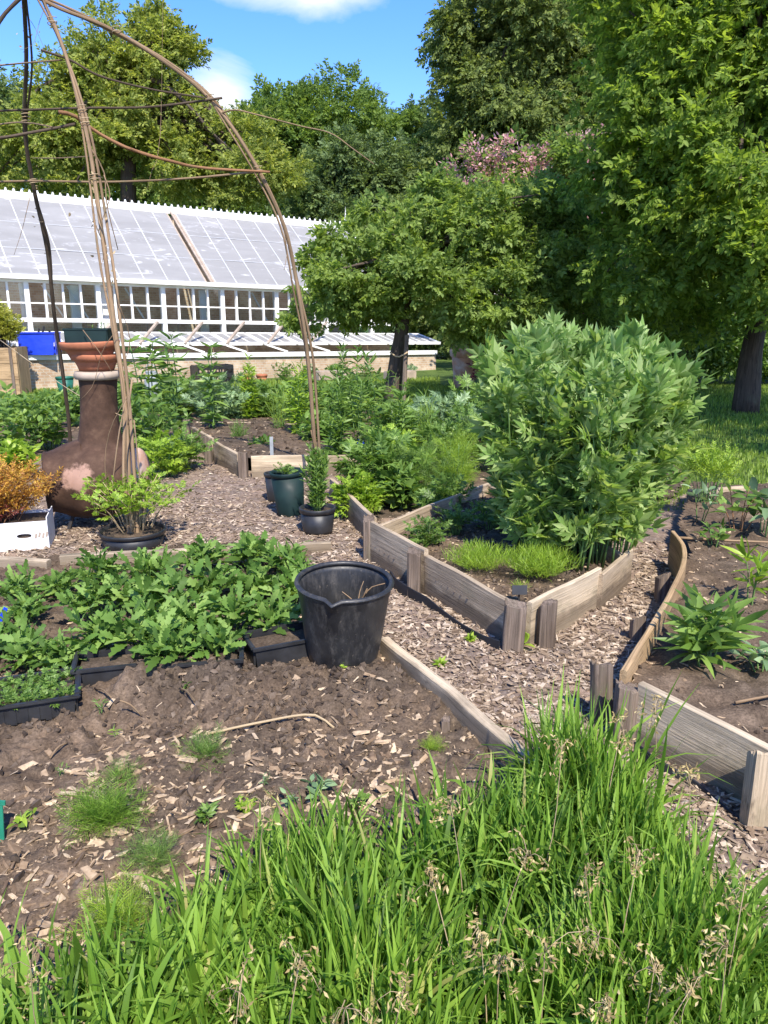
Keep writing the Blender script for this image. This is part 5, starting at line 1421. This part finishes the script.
box(mb, q+Rg2@np.array([-.05, -ly/2+.045-.03, hh*.16]), (.18, .006, .045), Rg2); mb.build('print', M['printgrey'], bc)
for i, (dx, dz, tx) in enumerate(((-.1, .34, .35), (-.04, .38, .4), (.06, .3, .5))):
    sk = MB(); A = q+Rg2@np.array([dx, 0, .04]); tube(sk, [A, A+[tx*.5*dz*2, 0, dz+.1]], .02, .018, 5, 6)
    tag(sk.build('rod', M['iron'], origin=A), ['leftmost dark rod leaning out of the blue crate', 'middle dark rod leaning out of the blue crate', 'rightmost dark rod in the blue crate, leaning most'][i], 'rod')
q = G(8, 394, -.03); s = mpp(q); 
wc = thing('wooden_planter', 'square wooden planter on the lawn at the left edge', 'planter', q)
mb = MB(); lx, ly, hh = 36*s, 32*s, 46*s; Rw = rotz(.1)
for j in range(3): box(mb, q+Rw@np.array([0, -ly/2, hh*(j+.5)/3]), (lx, .03, hh/3-.008), Rw)
for sgn in (-1, 1): box(mb, q+Rw@np.array([sgn*(lx/2-.015), .02, hh/2]), (.03, ly-.04, hh), Rw)
box(mb, q+Rw@np.array([0, ly/2, hh/2]), (lx-.07, .03, hh), Rw); mb.build('side_board', M['boardrust'], wc)
mb = MB()
for sgn in (-.28, .36): box(mb, q+Rw@np.array([lx*sgn, -ly/2-.025, hh/2]), (.05, .02, hh), Rw)
mb.build('batten', M['post'], wc)
mb = MB(); box(mb, q+Rw@np.array([0, 0, hh*.8]), (lx-.07, ly-.07, .05), Rw); mb.build('compost', M['soil'], wc)
plant('standard_shrub', 'yellow-green round shrub on a short stem in the wooden planter', 'shrub', q+[.0, 0, hh*.8], .95, .36, 30, 24, T['sprig'], .17, M['yellow'], M['bark'], .35, up=.4, r_stem=.01)
def crate_black(px, py, wpx, hpx, label):
    q = G(px, py, -.03); s = mpp(q); R = np.stack([Uh, W3, [0, 0, 1]], 1)
    th = thing('crate', label, 'crate', q); lx, hh, ly = wpx*s, hpx*s, .4
    mb = MB()
    for sy in (-ly/2, ly/2):
        for j in range(3): box(mb, q+R@np.array([0, sy, hh*(.12+.38*j)]), (lx, .02, hh*.2), R)
        for i in range(7): box(mb, q+R@np.array([-lx/2+lx*i/6, sy+.012, hh/2]), (.03, .01, hh*.9), R)
    for sx in (-lx/2, lx/2): box(mb, q+R@np.array([sx, 0, hh/2]), (.02, ly-.04, hh), R)
    mb.build('slatted_side', M['blackplastic'], th)
    mb = MB(); box(mb, q+[0, 0, .03], (lx*.95, ly*.9, .02), R); mb.build('base', M['blackplastic'], th)
crate_black(213, 385, 36, 20, 'black slatted crate on the grass below the cold frame')
q = G(247, 383, -.03); pot('flower_pot', 'small orange terracotta pot beside the black slatted crate', q, .09, .13, .18, M['terracotta'], .05)
q = G(262, 382, -.03); pot('flower_pot', 'second small terracotta pot, right of the orange one by the crate', q, .08, .12, .16, M['terracotta'], .05)
q = G(66, 392, -.03); pot('watering_tub', 'teal plastic tub on the grass behind the rear arch pole', q, .12, .16, .28, M['teal'], .04, cat='tub')
q = G(153, 395, -.03); cn = thing('metal_can', 'grey zinc can among tall stems in front of the cold frame', 'can', q); s = mpp(q)
mb = MB(); lathe(mb, [(0, 0), (.13, 0), (.135, .02), (.13, .3), (.1, .36), (.09, .4), (.1, .42), (.08, .42), (.08, .36), (0, .34)], q, 28); mb.build('body', M['zinc'], cn, smooth=True)
mb = MB(); tube(mb, [q+[-.1, 0, .38], q+[-.06, -.02, .52], q+[.06, -.02, .52], q+[.1, 0, .38]], .009, .009, 14, 6); mb.build('handle', M['zinc'], cn)
for px, lab in ((330, 'grey stone trough by the cold frame, partly behind the right arch pole'), (400, 'pale stone block at the end of the cold frame')):
    q = G(px, 380, -.03); th = MB(); box(th, q+[0, 0, .1], (.7, .3, .2), Rg, bev=.02); tag(th.build('stone_block', M['chimcol'], origin=q), lab, 'stone')
q = G(463, 388, -.03); s = mpp(q)
up_ = thing('garden_urn', 'large pale terracotta pot with thick rim under the apple tree', 'flower pot', at(464, 372, q[1])*[1, 1, 0]); c = at(464, 372, q[1]); c[2] = -.03
zr = at(464, 344, q[1])[2]-c[2]; r = 14*s
mb = MB(); lathe(mb, [(0, 0), (r*.62, 0), (r*.7, .03), (r*.82, zr*.5), (r*.9, zr*.72), (r*.8, zr*.75), (0, zr*.7)], c, 32); mb.build('body', M['paleterra'], up_, smooth=True)
mb = MB(); lathe(mb, [(r*.9, zr*.7), (r*1.02, zr*.74), (r*1.06, zr*.85), (r*1.03, zr), (r*.88, zr), (r*.84, zr*.8)], c, 32); mb.build('rim', M['paleterra'], up_, smooth=True)
plant('herb', 'sparse plant growing in the large pale terracotta pot', 'plant', c+[0, 0, zr*.75], .35, .2, 8, 6, T['sprig'], .13, M['herbdark'], None, .3)
sp = mpp(G(488, 400))
plant('maroon_shrub', 'small maroon-leaved shrub beside the large pale terracotta pot', 'shrub', G(486, 402, -.03), 62*sp, .26, 12, 12, T['sprig'], .19, M['maroon'], M['bark'], .45, up=.3, r_stem=.007)

# ================================================================== MID-GROUND BORDERS
B = [ # px, py(base), width px, height px, kind, label
 (8, 455, 120, 72, 'bush', 'herb', 'broad bushy green plant at the left edge behind the orange shrub'),
 (48, 448, 70, 62, 'bush', 'herb', 'bushy green plant between left edge and rear arch pole'),
 (18, 480, 50, 40, 'bush', 'lime', 'light green low plant beside the white box'),
 (78, 425, 60, 44, 'bush', 'herbdark', 'dark leafy plant behind the chiminea neck, left side'),
 (15, 420, 90, 34, 'bush', 'herb', 'low green row plant nearest the left edge by the lawn'),
 (60, 412, 80, 26, 'bush', 'herb', 'low green row plant behind the rear arch pole by the lawn'),
 (136, 455, 50, 122, 'tall', 'herb', 'tall stem with whorled leaves just right of the front arch pole'),
 (158, 452, 52, 128, 'tall', 'herb', 'second tall whorled stem, right of the first by the arch pole'),
 (176, 446, 54, 118, 'tall', 'herbdark', 'third tall whorled stem, topped by a star of leaves'),
 (214, 440, 50, 112, 'tall', 'herb', 'tall whorled stem standing alone before the black slatted crate'),
 (150, 460, 90, 72, 'bush', 'herbdark', 'leafy clump at the foot of the tall whorled stems'),
 (165, 478, 60, 44, 'comp', 'lime', 'lime green fern-like plant at the path edge beside the chiminea'),
 (185, 470, 44, 36, 'comp', 'herb', 'small fern-like plant by the corner of old raised bed'),
 (222, 427, 100, 56, 'lobed', 'silver', 'wide silvery lobed-leaved plant behind the old raised bed'),
 (185, 420, 70, 50, 'lobed', 'herb', 'green lobed plant left of the wide silvery one'),
 (262, 425, 56, 46, 'lobed', 'herbdark', 'dark lobed plant right of the wide silvery one'),
 (280, 440, 46, 62, 'needle', 'lime', 'light upright feathery plant growing in the old raised bed'),
 (240, 448, 26, 26, 'needle', 'herb', 'small feathery sprout in old raised bed, left'),
 (262, 456, 24, 18, 'oval', 'herb', 'little broad-leaved seedling in the old raised bed, centre'),
 (305, 430, 60, 66, 'lance', 'herb', 'leafy plant behind the right arch pole'),
 (340, 425, 70, 66, 'lance', 'herbdark', 'dark long-leaved plant right of the arch pole, back of border'),
 (385, 422, 70, 62, 'oval', 'herbdark', 'dark broad-leaved plant in front of the apple tree trunk'),
 (362, 470, 60, 126, 'tallf', 'herb', 'tall pale feathery stem in the middle of the border'),
 (338, 470, 46, 86, 'tallf', 'herb', 'upright feathery stem just right of the right arch pole'),
 (380, 500, 90, 66, 'lobed', 'herb', 'lobed green plant leaning over the path beside the lovage bed'),
 (360, 518, 40, 42, 'comp', 'lime', 'pale lobed plant at the corner post of the lovage bed'),
 (412, 470, 66, 60, 'comp', 'herb', 'ferny plant between feathery stem and the lovage'),
 (425, 500, 70, 50, 'feather', 'herb', 'soft feathery fennel at the back of the lovage bed'),
 (455, 480, 76, 72, 'comp', 'herbdark', 'dark ferny plant touching the left side of the lovage'),
 (440, 450, 80, 54, 'lobed', 'silver', 'silvery plant behind the ferny plants, below apple trunk'),
 (480, 440, 80, 70, 'lobed', 'herb', 'green lobed plant below the maroon shrub'),
 (520, 440, 70, 60, 'lobed', 'herbdark', 'dark lobed plant behind the top of the lovage'),
 (400, 445, 56, 46, 'lobed', 'herb', 'low lobed plant in the border, right of feathery stem'),
 (445, 520, 50, 40, 'comp', 'herbdark', 'ferny plant against the back board of lovage bed'),
 (320, 452, 50, 40, 'bush', 'herb', 'bushy plant at the right end of the old raised bed'),
 (395, 490, 60, 60, 'comp', 'lime', 'light ferny plant behind the leaning lobed plant'),
 (300, 445, 40, 84, 'tallf', 'lime', 'pale upright feathery stem just left of the right arch pole'),
 (402, 474, 40, 92, 'tallf', 'herb', 'slim tall stem between the pale feathery stem and the lovage'),
 (345, 440, 36, 96, 'tallf', 'herbdark', 'slim dark stem at the back of border, right of arch pole'),
 (425, 470, 36, 80, 'needle', 'lime', 'lime wispy upright plant left of the lovage'),
 (455, 500, 50, 66, 'feather', 'lime', 'lime feathery fennel leaning on the lovage bed back board'),
 (250, 428, 30, 70, 'tallf', 'lime', 'pale slim stem behind the old raised bed'),
 (400, 500, 60, 50, 'feather', 'herb', 'feathery fennel above the left board of the lovage bed'),
 (660, 455, 60, 40, 'bush', 'herbdark', 'grassy dark clump on the lawn behind the lovage, right'),
 (450, 470, 80, 44, 'bush', 'herb', 'bushy plant filling the border behind the lovage bed corner'),
 (420, 440, 70, 50, 'lance', 'herb', 'long-leaved plant at the border back below the apple trunk'),
 (490, 470, 70, 60, 'comp', 'herb', 'ferny plant squeezed against the lovage, left of its stems'),
 (400, 508, 46, 40, 'bush', 'herbdark', 'small dark bush behind left board of the lovage bed'),
 (640, 500, 70, 44, 'bush', 'herbdark', 'low dark bush behind the lovage at right, by curved board'),
 (350, 440, 60, 50, 'bush', 'herb', 'bushy plant right of the old raised bed, behind the feathery stem'),
 (630, 450, 60, 50, 'lance', 'herb', 'long-leaved clump hidden behind the lovage top'),
 (300, 405, 70, 26, 'bush', 'herb', 'low plant at the lawn edge under the cold frame, right'),
 (120, 418, 70, 40, 'bush', 'herbdark', 'leafy plant behind the front arch pole by the lawn'),
]
for px, py, wp, hp, k, m, lab in B:
    p = G(px, py, -.01); s = mpp(p); H = hp*s*(.84 if py < 450 and k in ('bush', 'lobed', 'lance', 'oval') else 1.0); R_ = wp*s*.5
    if k == 'bush': plant('border_plant', lab, 'plant', p, H, R_, 22, 16, T['oval'], min(.13, .4*H+.04), M[m], None, .1, up=.5)
    elif k == 'tall': plant('angelica_plant', lab, 'plant', p, H, R_*.3, 3, 42, T['lance'], .2, M[m], None, .2, up=.25, r_stem=.011, whorl=6, size_top=.8)
    elif k == 'tallf': plant('border_plant', lab, 'plant', p, H, R_*.45, 6, 60, T['lance'], .13, M[m], None, .08, up=.5, r_stem=.005, size_top=.7)
    elif k == 'comp': plant('border_plant', lab, 'plant', p, H, R_, 18, 9, T['comp'], min(.16, .5*H+.03), M[m], None, .1, up=.5)
    elif k == 'lobed': plant('border_plant', lab, 'plant', p, H, R_, 20, 10, T['lov'][:3], min(.2, .5*H+.04), M[m], None, .1, up=.5)
    elif k == 'needle': plant('border_plant', lab, 'plant', p, H, R_*.7, 16, 34, T['needle'], .1, M[m], None, .05, up=1.2)
    elif k == 'feather': plant('border_plant', lab, 'plant', p, H, R_, 16, 8, T['feather'], .2, M[m], None, .1, up=.8)
    elif k == 'oval': plant('border_plant', lab, 'plant', p, H, R_, 16, 9, T['oval'], min(.16, .5*H+.03), M[m], None, .15, up=.4)
    elif k == 'lance': plant('border_plant', lab, 'plant', p, H, R_, 16, 16, T['lance'], min(.24, .5*H+.03), M[m], None, .1, up=.5)
for i in range(12):
    px = 60+i*31+rng.uniform(-8, 8); p = G(px, 383-.8*i+rng.uniform(-1, 4), -.03); s = mpp(p)
    plant('low_plant', 'low green plant growing along the brick base of the cold frame', 'plant', p, rng.uniform(.2, .42), .26, 12, 9, T[['oval', 'lov', 'lance', 'comp'][i % 4]], .15, M[['herb', 'herbdark', 'silver'][i % 3]], None, .1, up=.6, group='low plants along the cold frame base')
q = G(352, 452, -.01); fs = thing('plant_label', 'slim pale plant label standing in the old raised bed', 'label', G(272, 458, .12)); mb = MB(); box(mb, G(272, 458, .12)+[0, 0, .09], (.03, .004, .2)); mb.build('strip', M['zinc'], fs)
q = G(355, 455); ts = MB(); box(ts, q+[0, 0, .12], (.2, .14, .05), rotz(.3), bev=.01); tag(ts.build('plastic_sack', M['blue'], origin=q), 'scrap of bright blue plastic among the plants right of the arch', 'plastic')
# ================================================================== CAMERA, SUN, SKY
cam = bpy.data.cameras.new('camera'); co_ = bpy.data.objects.new('camera', cam); COL.objects.link(co_)
co_.location = (0, 0, CAMH); co_.rotation_euler = (PI/2-PIT, 0, 0)
cam.sensor_fit = 'VERTICAL'; cam.sensor_height = 24; cam.lens = FOC/1024*24
cam.clip_start = .05; cam.clip_end = 2000
SC.camera = co_
AZ = math.radians(-74); EL = math.radians(50)
sdir = Vector((math.cos(AZ)*math.cos(EL), math.sin(AZ)*math.cos(EL), math.sin(EL)))
sun = bpy.data.lights.new('sun', 'SUN'); sun.energy = 3.6; sun.angle = math.radians(.5); sun.color = (1, .94, .84)
so = bpy.data.objects.new('sun', sun); COL.objects.link(so); so.location = (3, -6, 10)
so.rotation_euler = sdir.to_track_quat('Z', 'Y').to_euler()
w = bpy.data.worlds.new('World'); SC.world = w; w.use_nodes = True
nt = w.node_tree; nt.nodes.clear(); out = nt.nodes.new('ShaderNodeOutputWorld')
sky = nt.nodes.new('ShaderNodeTexSky'); sky.sky_type = 'NISHITA'; sky.sun_disc = False
sky.sun_elevation = EL; sky.sun_rotation = math.atan2(sdir.x, sdir.y); sky.air_density = 1.0; sky.dust_density = .3; sky.ozone_density = 3.0
bg = nt.nodes.new('ShaderNodeBackground'); bg.inputs[1].default_value = SKYS = .15
hs = nt.nodes.new('ShaderNodeHueSaturation'); hs.inputs['Saturation'].default_value = 1.3; hs.inputs['Value'].default_value = 1.12
lnk(nt, sky.outputs[0], hs.inputs['Color']); lnk(nt, mixc(nt, 1.0, hs.outputs[0], (.8, .69, .88), 'MULTIPLY'), bg.inputs[0])
tc = nt.nodes.new('ShaderNodeTexCoord')
def blob(px, py, inner, outer, sc=(1, 1, 2.6)):
    d = norm(ray(px, py)); vm = nt.nodes.new('ShaderNodeVectorMath'); vm.operation = 'SUBTRACT'
    lnk(nt, tc.outputs['Generated'], vm.inputs[0]); vm.inputs[1].default_value = tuple(d)
    v2 = nt.nodes.new('ShaderNodeVectorMath'); v2.operation = 'MULTIPLY'; lnk(nt, vm.outputs[0], v2.inputs[0]); v2.inputs[1].default_value = sc
    ln = nt.nodes.new('ShaderNodeVectorMath'); ln.operation = 'LENGTH'; lnk(nt, v2.outputs[0], ln.inputs[0])
    mr = nt.nodes.new('ShaderNodeMapRange'); mr.inputs[1].default_value = inner; mr.inputs[2].default_value = outer; mr.inputs[3].default_value = 1; mr.inputs[4].default_value = 0
    mr.interpolation_type = 'SMOOTHSTEP'; lnk(nt, ln.outputs[1], mr.inputs[0]); return mr.outputs[0]
def mth(op, a, b):
    m = nt.nodes.new('ShaderNodeMath'); m.operation = op
    for s, v in zip(m.inputs, (a, b)):
        if hasattr(v, 'is_linked'): lnk(nt, v, s)
        else: s.default_value = v
    return m.outputs[0]
nz = noise_n(nt, mapping(nt, tc.outputs['Generated'], (3.5, 3.5, 7)), 2.2, 7, .6, .4)
bl = mth('MAXIMUM', blob(300, -35, .0, .22, (1, 1, 3)), mth('MULTIPLY', blob(222, 95, .0, .12, (1.3, 1, 1.5)), .75))
far = ramp(nt, [(.55, (0, 0, 0)), (.75, (.8, .8, .8))], noise_n(nt, mapping(nt, tc.outputs['Generated'], (1.2, 1.2, 4)), 1.5, 6))
cl = ramp(nt, [(.62, (0, 0, 0)), (1.0, (1, 1, 1))], mth('ADD', mth('MULTIPLY', bl, .85), mth('MULTIPLY', nz, .75)))
bgc = nt.nodes.new('ShaderNodeBackground'); bgc.inputs[0].default_value = (.9, .94, 1, 1); bgc.inputs[1].default_value = .55
mx = nt.nodes.new('ShaderNodeMixShader'); lnk(nt, cl, mx.inputs[0]); lnk(nt, bg.outputs[0], mx.inputs[1]); lnk(nt, bgc.outputs[0], mx.inputs[2]); lnk(nt, mx.outputs[0], out.inputs[0])
SC.view_settings.view_transform = 'Standard'; SC.view_settings.look = 'None'; SC.view_settings.gamma = 1
SC.view_settings.exposure = 1.22
SC.render.engine = 'CYCLES'
SC.cycles.max_bounces = 8; SC.cycles.diffuse_bounces = 5; SC.cycles.transmission_bounces = 6; SC.cycles.transparent_max_bounces = 12
